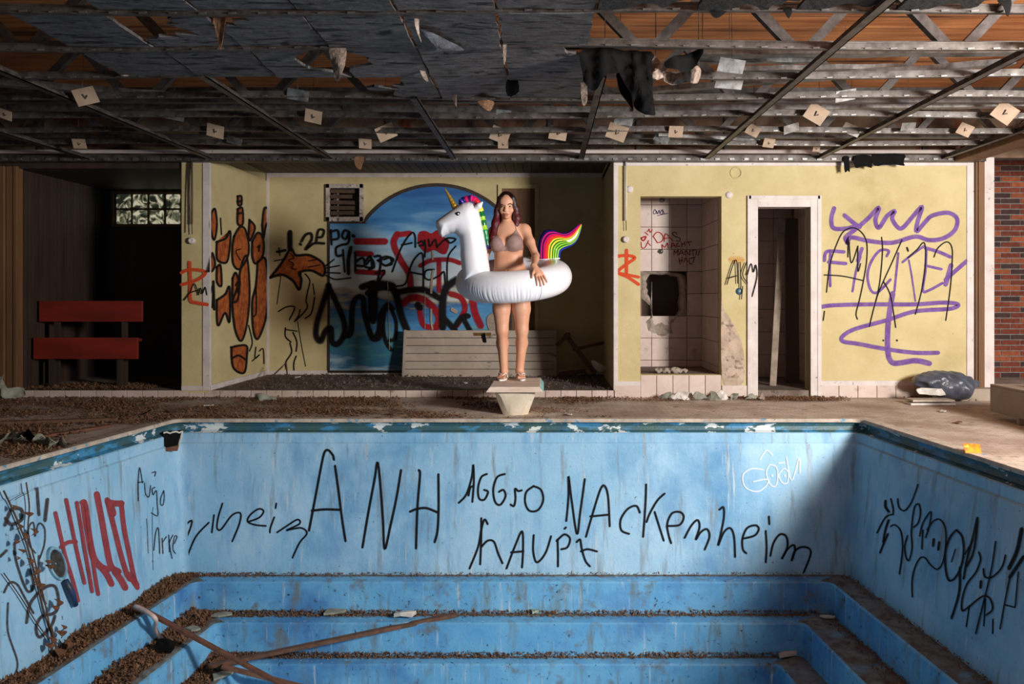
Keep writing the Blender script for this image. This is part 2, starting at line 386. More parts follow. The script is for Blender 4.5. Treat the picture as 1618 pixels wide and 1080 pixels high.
M_whitejunk = mat('white_plastic_scrap', srgb(212, 206, 198), srgb(186, 178, 168), rough=.5, scale=12)
def strip(*a): pass
# ------------------------------------------------------------------ pool basin
YE = 6.96
def pool_loop(ib, il, ir, z, rr=.07, inf=None):
    inf = ib if inf is None else inf
    yb = YE-ib; yf = 1.0+inf
    lx = lambda y: -3.25-.1*(YE-y)+il
    rx = lambda y: 2.77+.084*(YE-y)-ir
    cs = [Vector((lx(yf), yf, z)), Vector((rx(yf), yf, z)), Vector((rx(yb), yb, z)), Vector((lx(yb), yb, z))]
    out = []
    for i in range(4):
        a, c, b = cs[i-1], cs[i], cs[(i+1) % 4]
        u = (a-c).normalized()*rr; v = (b-c).normalized()*rr
        for k in range(7):
            t = k/6; out.append((c+u)*(1-t)**2+c*2*t*(1-t)+(c+v)*t*t)
    # subdivide long edges so that chips and waves have vertices to use
    return out
prof = [(-.12, -.12, -.12, .012, 1), (-.006, -.006, -.006, .014, 1), (0, 0, 0, .006, 1), (0, 0, 0, -.016, 2), (-.03, -.03, -.03, -.03, 2), (-.042, -.042, -.042, -.055, 2), (-.03, -.03, -.03, -.088, 2),
        (.012, .012, .012, -.103, 0), (.02, .02, .02, -.112, 0), (.022, .022, .022, -.186, 0), (.034, .034, .04, -.196, 0), (.038, .038, .046, -.21, 0), (.09, .104, .154, -1.30, 0), (.1, .114, .164, -1.32, 3), (.145, .17, .22, -1.32, 3),
        (.215, .255, .335, -1.32, 3), (.25, .29, .368, -1.325, 4), (.264, .305, .383, -1.338, 4), (.27, .311, .389, -1.57, 4), (.278, .319, .397, -1.585, 3), (.335, .39, .47, -1.585, 3), (.41, .545, .64, -1.585, 3), (.452, .58, .675, -1.59, 4), (.466, .595, .69, -1.603, 4), (.472, .601, .696, -1.838, 4), (.48, .609, .704, -1.853, 3), (.52, .67, .77, -1.853, 3),
        (.57, .8, .91, -1.853, 3), (.603, .835, .94, -1.858, 4), (.617, .85, .955, -1.871, 4), (.63, .865, .97, -2.25, 4)]
mb = MB(); rows = [pool_loop(a, b, c, z, .09 if z > -1.33 else .06) for a, b, c, z, m in prof]
for i in range(len(rows)-1):
    b0 = len(mb.v)
    mb.grid([rows[i], rows[i+1]], mi=prof[i][4], closed=True)
mb.add(rows[-1], [tuple(range(len(rows[-1])))], 0)
pool = struct('pool_basin', mb, [M_pool, M_cope, M_gutter, M_ledge, M_riser], loc=(-.2, 4, -2.25), fix=False)
bm = bmesh.new(); bm.from_mesh(pool.data); bmesh.ops.remove_doubles(bm, verts=bm.verts, dist=.0004); bmesh.ops.recalc_face_normals(bm, faces=bm.faces)
if min(bm.faces, key=lambda f: f.calc_center_median().z).normal.z < 0: bmesh.ops.reverse_faces(bm, faces=bm.faces)
bm.to_mesh(pool.data); bm.free()
for p in pool.data.polygons:
    if p.material_index == 3:
        vs_ = [pool.data.vertices[i].co for i in p.vertices]; xs_ = [v.x for v in vs_]; ins_ = YE-(p.center.y+4); zc = p.center.z-2.25
        if max(xs_)-min(xs_) > 2 and ins_ < 1 and ((zc > -1.4 and ins_ > .16) or (-1.7 < zc < -1.5 and ins_ > .35) or (zc < -1.8 and ins_ > .53)): p.material_index = 4
pool.data.polygons.foreach_set('use_smooth', [True]*len(pool.data.polygons)); pool.data.set_sharp_from_angle(angle=R(32))
# deck around the pool
oc = [Vector(((-3.25-.1*(YE-y))-.06 if s < 0 else (2.77+.084*(YE-y))+.06, y, 0)) for y, s in ((.94, -1), (.94, 1), (YE+.06, 1), (YE+.06, -1))]
big = [Vector((-6.3, -1.5, 0)), Vector((8.5, -1.5, 0)), Vector((8.5, 10.75, 0)), Vector((-6.3, 10.75, 0))]
mb = MB()
for i in range(4): mb.add([big[i], big[(i+1) % 4], oc[(i+1) % 4], oc[i]], [(0, 1, 2, 3)])
for i in range(4): mb.add([oc[i], oc[(i+1) % 4], oc[(i+1) % 4]+Vector((0, 0, -.1)), oc[i]+Vector((0, 0, -.1))], [(0, 1, 2, 3)])
floor = struct('floor', mb, M_deck, loc=(0, 3, 0))
# ------------------------------------------------------------------ back of the hall
YW, SW = 8.545, F/8.545
fx = lambda px: (px-CX)/SW
fz = lambda py: H-(py-CY)/SW
YA = 10.3; SA = F/YA
ax_ = lambda px: (px-CX)/SA
az_ = lambda py: H-(py-CY)/SA
ST = .078
step = struct('step_platform', MB().box(-6.3, 4.6, YW+.015, YA+.1, -.05, ST), M_dirt)
t0 = None
x = -6.2
proto = None
def tile(parent, x0, x1, y, z0, z1, m=M_tile, d=.013, g=.003, face='y', name='tile'):
    mb = MB()
    jx = rng.uniform(-.0012, .0012)
    if face == 'y': mb.box(x0+g, x1-g, y-d+jx, y+.002, z0+g, z1-g)
    else: mb.box(y-d+jx, y+.002, x0+g, x1-g, z0+g, z1-g)
    return mb.build(name, m, parent, bev=.003)
while x < .74:
    tile(step, x, min(x+.1675, .74), YW+.015, .0, ST+.003); x += .1675
# left pillar
pil = struct('wall_pillar', MB().box(fx(287), fx(331), YW, YA, ST-.02, 2.6), M_yel)
mb = MB().box(fx(321), fx(332)+.004, YW-.012, YW+.02, ST, 2.56).box(fx(287), fx(332)+.004, YW-.01, YW+.02, ST, ST+.05).box(fx(287), fx(321), YW-.008, YW+.02, fz(258), 2.56)
mb.box(fx(331), fx(332)+.012, YW, YA, ST, ST+.06)
struct('trim_1', mb, M_white, bev=.003)
XAL = fx(331)
# alcove back wall, with opening for the glass blocks of the dark room
wx0, wx1, wz0, wz1 = ax_(181), ax_(181)+.216*5, az_(355), az_(305)
vx0, vx1, vz0, vz1 = ax_(516)+.05, ax_(575)-.05, az_(350)+.06, az_(291)-.055
mb = MB().box(-6.3, wx0, YA, YA+.15, 0, 2.9).box(wx1, vx0, YA, YA+.15, 0, 2.9).box(vx1, 4.75, YA, YA+.15, 0, 2.9).box(vx0, vx1, YA, YA+.15, 0, vz0).box(vx0, vx1, YA, YA+.15, vz1, 2.9).box(wx0, wx1, YA, YA+.15, 0, wz0).box(wx0, wx1, YA, YA+.15, wz1, 2.9)
wall_back = struct('wall_back', mb, M_yel, loc=(0, YA, 0))
mb = MB().box(XAL, .74, YA-.012, YA+.01, az_(280), 2.71).box(XAL, .74, YA-.014, YA+.01, ST, az_(585)).box(XAL, XAL+.035, YA-.016, YA+.01, ST, 2.7)
struct('trim_2', mb, M_white, bev=.003)
# dark room on the left: liner and ribbed wall
mb = MB().box(-5.9, fx(287)+.0, YA-.01, YA, ST, wz0-.02).box(-5.9, fx(287), YA-.01, YA, wz1+.02, 2.6).box(-5.9, wx0-.03, YA-.01, YA, wz0-.02, wz1+.02).box(fx(287)-.002, fx(287), YW+.05, YA, ST, 2.5)
struct('wall_dark_room', mb, M_rib)
struct('ceiling_dark_room', MB().box(-6.3, XAL-.02, YW+.03, YA, 2.48, 2.56), M_rib)
struct('wall_left', MB().box(-6.35, -6.25, -1.5, YW+.1, 0, 3.2), M_rib)
wl = struct('wall_left_room', MB().box(-6.35, -5.76, YW+.16, YA+.1, 0, 2.9), M_rib)
for i in range(25):
    y = YW+.16+i*.066
    MB().box(-5.765, -5.742, y, y+.06, ST, 2.48).build('plank', M_rib, wl)
post = MB().box(fx(-8), fx(8), YW-.02, YW+.14, ST, 2.5).box(fx(9), fx(20), YW, YW+.12, ST, 2.5).box(fx(21), fx(27), YW-.01, YW+.1, ST, 2.5)
finish(post.build('door_post', M_post, bev=.006), 'brown wooden post at the entrance of the dark room', 'post')
# glass block window
win = struct('window_1', MB().box(wx0-.03, wx1+.03, YA-.02, YA+.1, wz0-.025, wz0).box(wx0-.03, wx1+.03, YA-.02, YA+.1, wz1, wz1+.025).box(wx0-.03, wx0, YA-.02, YA+.1, wz0, wz1).box(wx1, wx1+.03, YA-.02, YA+.1, wz0, wz1), M_grout)
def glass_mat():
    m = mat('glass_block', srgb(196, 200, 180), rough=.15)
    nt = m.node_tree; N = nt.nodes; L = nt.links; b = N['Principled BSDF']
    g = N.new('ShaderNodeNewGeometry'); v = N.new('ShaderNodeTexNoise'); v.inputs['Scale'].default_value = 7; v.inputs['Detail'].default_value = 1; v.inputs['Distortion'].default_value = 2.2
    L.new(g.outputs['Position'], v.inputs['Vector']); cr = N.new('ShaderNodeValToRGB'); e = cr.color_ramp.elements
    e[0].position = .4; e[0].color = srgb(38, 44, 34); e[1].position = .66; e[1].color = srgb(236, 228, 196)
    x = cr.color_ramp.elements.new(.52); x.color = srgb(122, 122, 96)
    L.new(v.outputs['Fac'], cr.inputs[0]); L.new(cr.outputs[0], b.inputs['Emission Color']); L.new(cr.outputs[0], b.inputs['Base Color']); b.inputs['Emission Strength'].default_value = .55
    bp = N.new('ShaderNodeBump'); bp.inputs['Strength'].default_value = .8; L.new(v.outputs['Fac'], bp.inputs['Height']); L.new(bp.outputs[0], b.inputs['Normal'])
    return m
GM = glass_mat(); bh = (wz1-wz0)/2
MB().box(wx0-.02, wx1+.02, YA+.022, YA+.1, wz0-.02, wz1+.02).build('mortar', M_grout, win)
for i in range(5):
    for j in range(2):
        MB().box(wx0+i*.216+.016, wx0+(i+1)*.216-.016, YA+.008, YA+.03, wz0+j*bh+.014, wz0+(j+1)*bh-.014).build('glass_block', GM, win, bev=.012)
# bench in the dark room
bx0, bx1 = -5.70, P(221, 0, 8.85).x
be = empty('bench', ((bx0+bx1)/2, 8.9, ST), 'dark red wooden bench with two wide boards in the dark room', 'bench')
zz = lambda py: P(0, py, 8.9).z
MB().box(bx0, bx1, 8.9, 8.93, zz(508), zz(475)).build('backrest', M_redwood, be, bev=.004)
MB().box(bx0, bx1, 8.8, 8.83, P(0, 567, 8.8).z, P(0, 533, 8.8).z).build('seat_front', M_redwood, be, bev=.004)
MB().box(bx0, bx1, 8.83, 8.9, P(0, 535, 8.8).z-.03, P(0, 535, 8.8).z).build('seat', M_redwood, be, bev=.004)
for xx in (bx0+.15, bx1-.25):
    MB().box(xx, xx+.05, 8.935, 8.98, ST, zz(478)).build('leg', M_rib, be); MB().box(xx, xx+.05, 8.835, 8.88, ST, P(0, 540, 8.8).z).build('leg', M_rib, be)
# alcove ceiling boards
ca = struct('ceiling_alcove', MB().box(XAL, .86, YW+.02, YA, 2.715, 2.78), M_dark)
x = XAL
while x < .74:
    MB().box(x+.004, min(x+.104, .74), YW+.03, YA, 2.70, 2.716).build('plank', M_soffit, ca); x += .108
# facade on the right with the shower recess and the doorway
XR = 4.6
sh0, sh1, d0, d1 = fx(1012), fx(1140), fx(1197), fx(1280)
Y2 = YW+.15
mb = MB().box(.74, sh0, YW, Y2, 0, 2.6).box(sh1, d0, YW, Y2, 0, 2.6).box(d1, XR, YW, Y2, 0, 2.6).box(sh0, sh1, YW, Y2, fz(310), 2.6).box(d0, d1, YW, Y2, fz(326), 2.6).box(sh0, sh1, YW+.014, Y2, 0, fz(592))
wall_fac = struct('wall_facade', mb, M_yel, loc=(2.6, YW, 0))
struct('wall_alcove_right', MB().box(.74, .85, Y2, YA, 0, 2.72), M_yel)
mb = MB().box(.738, fx(976), YW-.012, YW+.01, fz(608), 2.57).box(.74, XR, YW-.010, YW+.01, fz(262), 2.57).box(.74, sh0, YW-.013, YW+.01, fz(609), fz(602)).box(fx(1295), XR, YW-.013, YW+.01, fz(609), fz(601)).box(fx(1527), fx(1538), YW-.014, YW+.01, fz(609), 2.56)
mb.box(.734, .745, YW-.012, Y2, fz(616), 2.57)
struct('trim_3', mb, M_white, bev=.003)
ZB = fz(608)
for a, b in ((.742, sh0), (sh1, fx(1182)), (fx(1295), XR)):
    n = max(1, round((b-a)/.2)); wdt = (b-a)/n
    for i in range(n): tile(wall_fac, a+i*wdt, a+(i+1)*wdt, YW, -.002, ZB)
n = 5; wdt = (sh1-sh0)/5
for i in range(5): tile(wall_fac, sh0+i*wdt, sh0+(i+1)*wdt, YW+.014, -.002, fz(592))
# shower recess
YS = 9.6; SS = F/YS; sx_ = lambda px: (px-CX)/SS; sz_ = lambda py: H-(py-CY)/SS
hx0, hx1, hz0, hz1 = sx_(1014), sx_(1085), sz_(499.5), sz_(428.5)
mb = MB().box(.9, hx0, YS, YS+.06, 0, 2.4).box(hx1, 2.1, YS, YS+.06, 0, 2.4).box(hx0, hx1, YS, YS+.06, 0, hz0).box(hx0, hx1, YS, YS+.06, hz1, 2.4)
mb.box(sh1, sh1+.1, Y2, YS, 0, 2.4).box(sh0-.1, sh0, Y2, YS, 0, 2.4).box(sh0, sh1, Y2-.1, YS, fz(592)-.1, fz(592)-.005).box(sh0-.1, sh1+.1, Y2, YS, 2.3, 2.4)
mb.box(hx0-.1, hx1+.1, YS+.5, YS+.52, hz0-.1, hz1+.1)
wsh = struct('wall_shower', mb, M_grout, loc=(1.5, YS, 0))
tw, th = .2145, 35/SS
xs = [sx_(1001.5)+i*tw for i in range(5)]
zs = [sz_(323.6)-k*th for k in range(-2, 9)]
for i in range(4+1):
    for k in range(len(zs)-1):
        a, b = max(xs[i], sh0), min(xs[i]+tw, sh1); z1, z0 = min(zs[k], 2.3), max(zs[k+1], fz(592)-.005)
        if b-a < .02 or z1-z0 < .02: continue
        if a < hx1-.02 and b > hx0+.02 and z0 < hz1-.02 and z1 > hz0+.02: continue
        tile(wsh, a, b, YS, z0, z1, d=.01)
for j in range(4):
    y0 = YS-.012-(j+1)*.245; y1 = y0+.245
    for k in range(len(zs)-1):
        z1, z0 = min(zs[k], 2.3), max(zs[k+1], fz(592)-.005)
        if y0 < Y2-.1 or z1-z0 < .02: continue
        tile(wsh, max(y0, Y2), y1, sh1, z0, z1, d=.01, face='x')
# broken plaster rim around the hole
crop7 = (950, 240, 2.633); crop6 = (1000, 310, 7.713)
outer = [(162, 497), (205, 500), (260, 497), (320, 505), (350, 515), (354, 600), (352, 685), (310, 692), (290, 720), (305, 772), (250, 776), (210, 772), (188, 745), (185, 705), (210, 690), (200, 640), (165, 605), (160, 560)]
inner = [(190, 540), (205, 512), (255, 508), (300, 512), (328, 520), (332, 590), (330, 655), (318, 688), (285, 690), (270, 692), (250, 692), (235, 690), (222, 690), (214, 685), (212, 670), (207, 625), (196, 590), (188, 565)]
pl = (Vector((0, YS-.016, 0)), Vector((0, -1, 0)))
mb = MB()
def jag(p, a): return (p[0]+rng.uniform(-a, a), p[1]+rng.uniform(-a, a))
o_, i_ = [], []
for k in range(len(outer)):
    for t in (0, .5):
        A, B = outer[k], outer[(k+1) % len(outer)]; o_.append(jag((A[0]*(1-t)+B[0]*t, A[1]*(1-t)+B[1]*t), 4))
        A, B = inner[k], inner[(k+1) % len(inner)]; i_.append(jag((A[0]*(1-t)+B[0]*t, A[1]*(1-t)+B[1]*t), 4))
q = lambda p: PP(crop7[0]+p[0]/crop7[2], crop7[1]+p[1]/crop7[2], *pl)
ro = [q(p)+Vector((0, .012, 0)) for p in o_]; rm = [q((a[0]*.5+b[0]*.5, a[1]*.5+b[1]*.5))+Vector((0, rng.uniform(-.02, .0), 0)) for a, b in zip(o_, i_)]
ri = [q(p)+Vector((0, .02, 0)) for p in i_]; rb = [p+Vector((0, .16, 0)) for p in ri]
mb.grid([ro, rm, ri, rb], closed=True)
o = mb.build('broken_plaster', M_plaster, wsh); o['label'] = 'rough grey plaster around the broken hole'
MB().tube([q((210, 540)), q((209, 610)), q((210, 690))], .008, 8).build('pipe', M_galv, wsh, smooth=True)
for k, (px, py) in enumerate(((1046, 316), (1044, 397))):
    MB().lathe(P(px, py, YS-.012), [(.0, -.05), (.018, -.05), (.022, -.02), (.03, -.01), (.03, 0)], 12, 'y').build('shower_fitting', M_galv, wsh, smooth=True)
# doorway: frame, dark tiled room
fr = MB().box(fx(1182), d0, YW-.02, Y2+.02, ST*.3, fz(311)).box(d1, fx(1295), YW-.02, Y2+.02, ST*.3, fz(311)).box(d0, d1, YW-.02, Y2+.02, fz(327), fz(311))
fr.box(fx(1182)-.012, fx(1182)+.03, YW-.028, YW, .02, fz(309)).box(fx(1295)-.03, fx(1295)+.012, YW-.028, YW, .02, fz(309)).box(fx(1182), fx(1295), YW-.028, YW, fz(315), fz(309))
door = struct('door_1', fr, M_white, bev=.004)
mb = MB().box(2.1, 2.16, Y2, YA, 0, 2.5).box(3.1, 3.16, Y2, YA, 0, 2.5).box(2.1, 3.16, YA-.35, YA-.3, 0, 2.5).box(2.0, 3.3, Y2, YA, 2.36, 2.42)
wdr = struct('wall_washroom', mb, M_grout)
M_tile_br = M_tile
for i in range(4):
    for k in range(8):
        tile(wdr, 2.16+i*.235, 2.16+(i+1)*.235, YA-.35, .08+k*.285, .08+(k+1)*.285, M_tile_br)
for j in range(4):
    for k in range(8): tile(wdr, Y2+.06+j*.27, Y2+.06+(j+1)*.27, 3.1, .08+k*.285, .08+(k+1)*.285, M_tile_br, face='x')
a, b = P(1221, 601, 9.0), P(1236, 345, 9.25); a.z = ST
finish(MB().bar(a, b, .075, .025, up=(0, -1, 0)).build('board', mat('pale_leaning_board', srgb(150, 134, 118), srgb(120, 104, 90), rough=.8, scale=8), bev=.003), 'pale narrow board leaning inside the white doorway', 'board')
a, b = P(1252, 601, 9.3), P(1250, 345, 9.45); a.z = ST
finish(MB().bar(a, b, .16, .03, up=(0, -1, 0)).build('board', mat('grey_leaning_board', srgb(96, 82, 72), rough=.8), bev=.003), 'dark wide board standing behind the pale one in the doorway', 'board')
# close the hall above the rooms
wall_up = struct('wall_upper', MB().box(-6.3, 8.5, YW+.06, YW+.12, 2.6, 3.3), M_upper)
for px in (612, 745, 870, 1010, 1150, 1298, 1465, 390, 195, 60):
    x = P(px, 0, YW).x; MB().box(x-.03, x+.03, YW+.035, YW+.06, 2.6, 3.15).build('hanger_strap', M_rail, wall_up)
struct('ceiling_rooms', MB().box(.74, XR+.2, YW+.02, YA+.15, 2.605, 2.66), M_dark)
# right end: posts, glazing frame, brick wall outside
for (a, b, y0, y1, m, lab) in ((1538, 1552, -.05, .12, M_post, 'brown weathered timber post at the end of the yellow wall'), (1556, 1573, .02, .12, M_white, 'white painted window post in front of the brick wall')):
    mb = MB().box(fx(a), fx(b), YW+y0, YW+y1, 0, 2.6)
    if m is M_post: mb.box(fx(a)+.02, fx(a)+.045, YW+y0-.02, YW+y0, 0, 2.6)
    else:
        mb.box(fx(a)-.02, fx(a)-.008, YW+y0, YW+y1, 0, 2.6)
        for py in (290, 440, 598): mb.box(fx(a)+.08, fx(a)+.1, YW+y0-.004, YW+y0+.01, fz(py)-.02, fz(py)+.02)
    finish(mb.build('window_post', m, bev=.004), lab, 'post')
YB = 10.7
mort = mat('brick_mortar', srgb(160, 150, 142), srgb(132, 122, 116), rough=.95, scale=20)
wb = struct('wall_brick', MB().box(5.36, 7.18, YB, YB+.2, -.1, 3.1), mort, loc=(6, YB, 0))
M_br = [mat('brick_red', srgb(136, 66, 44), srgb(112, 50, 36), rough=.85, scale=20, obj_random=.15), mat('brick_orange', srgb(172, 94, 58), srgb(146, 76, 46), rough=.85, scale=20, obj_random=.12), mat('brick_dark', srgb(82, 54, 50), srgb(62, 44, 44), rough=.85, scale=20, obj_random=.15)]
bmesh_ = []
for m in M_br:
    bo = MB().box(-.124, .124, -.014, .01, .004, .064).build('brick', m, wb, loc=(0, 0, 0), bev=.003); bmesh_.append(bo)
used = set(); k = 0
for r_ in range(40):
    z = r_*.0735
    for i in range(7):
        xx = 5.5+i*.262+(.131 if r_ % 2 else 0)
        if xx > 7.1: continue
        t = rng.choices((0, 1, 2), (.4, .3, .3))[0]
        if t not in used: o = bmesh_[t]; used.add(t); o.location = Vector((xx, YB, z))-WL[wb.name]
        else: copyobj(bmesh_[t], wb, (xx, YB, z), name='brick')
# ------------------------------------------------------------------ ceiling
ZG = 2.575
roof = struct('ceiling', MB().box(-6.3, 8.5, -1.5, YW+.1, 3.16, 3.3), M_dark)
y = 3.0
while y < YW+.05:
    MB().box(-6.2, 7.0, y+.003, min(y+.247, YW+.06), 3.13, 3.162).build('plank', M_deckwood, roof); y += .25
# wall angle with a toothed edge along the whole facade
mb = MB().box(-6.2, 4.7, YW-.11, YW-.09, 2.535, 2.60).box(-6.2, 4.7, YW-.10, YW+.0, 2.59, 2.60).box(-6.2, 4.7, YW-.1, YW-.0, 2.535, 2.542)
wa = mb.build('wall_angle_rail', M_rail); finish(wa, 'long toothed steel rail along the top of the yellow facade', 'rail')
mb = MB(); x = -6.1
while x < 4.6:
    mb.box(x, x+.05, YW-.125, YW-.11, 2.545, 2.565); x += .155
finish(mb.build('clip', M_galv, wa), kind='stuff')
finish(MB().box(-6.2, 4.7, YW-.17, YW-.13, 2.61, 2.645).build('edge_batten', M_white), 'pale painted batten above the toothed wall rail', 'batten')
# runners across the hall
RY = [3.55, 4.15, 4.75, 5.36, 5.95, 6.56, 7.15, 7.75]
ords = ['first', 'second', 'third', 'fourth', 'fifth', 'sixth', 'seventh', 'eighth']
for i, y in enumerate(RY):
    sag = [Vector((x, y+.02*math.sin(x*.9+i*2), ZG+.012*math.sin(x*1.3+i))) for x in np.linspace(-6.1, 6.2, 32)]
    mb = MB()
    for (dy, dz, w_, h_) in ((0, 0, .03, .006), (0, .02, .005, .04), (0, .042, .012, .01)):
        mb.grid([[p+Vector((0, dy-w_/2, dz-h_/2)), p+Vector((0, dy+w_/2, dz-h_/2)), p+Vector((0, dy+w_/2, dz+h_/2)), p+Vector((0, dy-w_/2, dz+h_/2))] for p in sag], closed=True)
    o = mb.build('ceiling_runner', M_black if i == 2 and False else M_rail)
    finish(o, 'thin steel ceiling runner across the hall, %s from the facade' % ords[len(RY)-1-i], 'rail', 'runners of the stripped ceiling grid')
    mb = MB(); x = -6.0
    while x < 6.1:
        z = ZG+.012*math.sin(x*1.3+i); yy = y+.02*math.sin(x*.9+i*2)
        mb.bar((x, yy-.018, z+.003), (x+.04, yy-.018, z+.006), .006, .008); x += .155
    finish(mb.build('clip', M_galv, o), kind='stuff')
for k, x in enumerate((-4.9, -3.58, -2.3, -.98, .38, 1.72, 2.92, 4.25)):
    y0 = [4.8, 4.8, 5.3, 5.9, 5.3, 3.6, 3.6, 3.6][k]
    mb = MB().box(x-.028, x+.028, y0, YW-.12, ZG-.018, ZG-.012).box(x-.004, x+.004, y0, YW-.12, ZG-.012, ZG+.03).box(x+.02, x+.028, y0, YW-.12, ZG-.018, ZG+.004)
    finish(mb.build('cross_rail', M_rail), 'steel cross rail running to the facade, %s from the side with the dark room' % ords[k], 'rail', 'cross rails of the ceiling grid')
# trusses
for ti, y in enumerate((4.95, 6.35, 7.75)):
    e = empty('roof_truss', (0, y, 2.66), ('steel lattice truss under the roof boards, farthest from the facade', 'steel lattice truss under the roof boards, middle one of three', 'steel lattice truss under the roof boards, nearest the facade')[ti], 'truss', 'roof trusses')
    MB().box(-6.2, 6.6, y-.03, y+.03, 2.64, 2.675).build('bottom_chord', M_steel, e)
    MB().box(-6.2, 6.6, y-.03, y+.03, 3.08, 3.13).build('top_chord', M_steel, e)
    x = -6.1; up = True
    while x < 6.3:
        a, b = (x, y, 2.66), (x+.42, y, 3.1)
        if not up: a, b = (x, y, 3.1), (x+.42, y, 2.66)
        MB().bar(a, b, .06, .05, up=(0, 1, 0)).build('web', M_steel, e); x += .42 if up else .55; up = not up
# galvanised channels
def channel(a, b, w_, h_, lab, m=M_galv):
    a = Vector(a); b = Vector(b); n = 10
    pts = [a.lerp(b, i/n)+Vector((0, .006*math.sin(i*1.7), .003*math.sin(i*2.3))) for i in range(n+1)]
    mb = MB()
    mb.grid([[p+Vector((0, -w_/2, h_/2)), p+Vector((0, -w_/2, -h_/2)), p+Vector((0, w_/2, -h_/2)), p+Vector((0, w_/2, h_/2)), p+Vector((0, w_/2-.004, h_/2)), p+Vector((0, w_/2-.004, -h_/2+.004)), p+Vector((0, -w_/2+.004, -h_/2+.004)), p+Vector((0, -w_/2+.004, h_/2))] for p in pts], closed=True)
    return finish(mb.build('metal_channel', m), lab, 'channel', 'galvanised channels above the grid')
def at(px, py, z): return PZ(px, py, z)
channel(at(1090, 84, 2.70), at(1640, 80, 2.70), .1, .045, 'bright galvanised channel under the orange roof boards at the lit side')
channel(at(1090, 96, 2.68), at(1290, 96, 2.68), .05, .03, 'short thin galvanised channel beside the crumpled foil')
channel(at(1150, 110, 2.74), at(1430, 106, 2.74), .07, .035, 'middle length galvanised channel above the hanging plates')
channel(at(1030, 142, 2.66), at(1600, 98, 2.68), .07, .04, 'loose galvanised channel hanging askew below the orange boards')
channel(at(1000, 173, 2.72), at(1640, 164, 2.70), .08, .05, 'long galvanised channel above the beige cards at the lit side')
channel(at(520, 172, 2.72), at(1000, 175, 2.72), .09, .06, 'long galvanised channel in front of the upper wall over the mural')
channel(at(-30, 128, 2.70), at(275, 152, 2.70), .09, .05, 'dull bent channel under the dark roof above the bench room')
channel(at(-20, 170, 2.72), at(540, 168, 2.70), .08, .05, 'dull long channel over the room with the bench')
channel(at(1200, 222, 2.63), at(1040, 213, 2.63), .05, .03, 'small fallen channel lying on the grid above the shower recess')
# charred boards still hanging in the grid
def torn_board(x0, x1, y0, y1, z, seed, bites=(), tilt=(0, 0), m=M_char, lab=None, trim=.5):
    r = random.Random(seed); pts = []
    cs = [(x0, y0), (x1, y0), (x1, y1), (x0, y1)]
    for i in range(4):
        a, b = cs[i], cs[(i+1) % 4]; n = 9
        for k in range(n):
            t = k/n; px_, py_ = a[0]*(1-t)+b[0]*t, a[1]*(1-t)+b[1]*t
            amp = .012*trim if k else .004
            px_ += r.uniform(-1, 1)*amp; py_ += r.uniform(-1, 1)*amp
            for bx, by, br in bites:
                d = math.hypot(px_-bx, py_-by)
                if d < br:
                    cx_, cy_ = (x0+x1)/2, (y0+y1)/2; g = (br-d)*1.25*(.7+.5*r.random()); l = math.hypot(cx_-bx, cy_-by)+1e-6
                    px_ += (cx_-bx)/l*g; py_ += (cy_-by)/l*g
            pts.append((px_, py_))
    cx_, cy_ = (x0+x1)/2, (y0+y1)/2
    top = [Vector((p[0], p[1], z+tilt[0]*(p[0]-cx_)+tilt[1]*(p[1]-cy_)+.004*noise.noise(Vector((p[0]*6, p[1]*6, seed))))) for p in pts]
    o = MB().prism(top, (0, 0, .018)).build('ceiling_board', m)
    bm = bmesh.new(); bm.from_mesh(o.data); bmesh.ops.triangulate(bm, faces=[f for f in bm.faces if len(f.verts) > 4]); bm.to_mesh(o.data); bm.free()
    return finish(o, lab, 'ceiling board', 'charred boards left in the ceiling grid')
sx = [.27-.52*k for k in range(7)][::-1]
GEN = 'charred grey ceiling board still hanging in the grid'
seed = 10
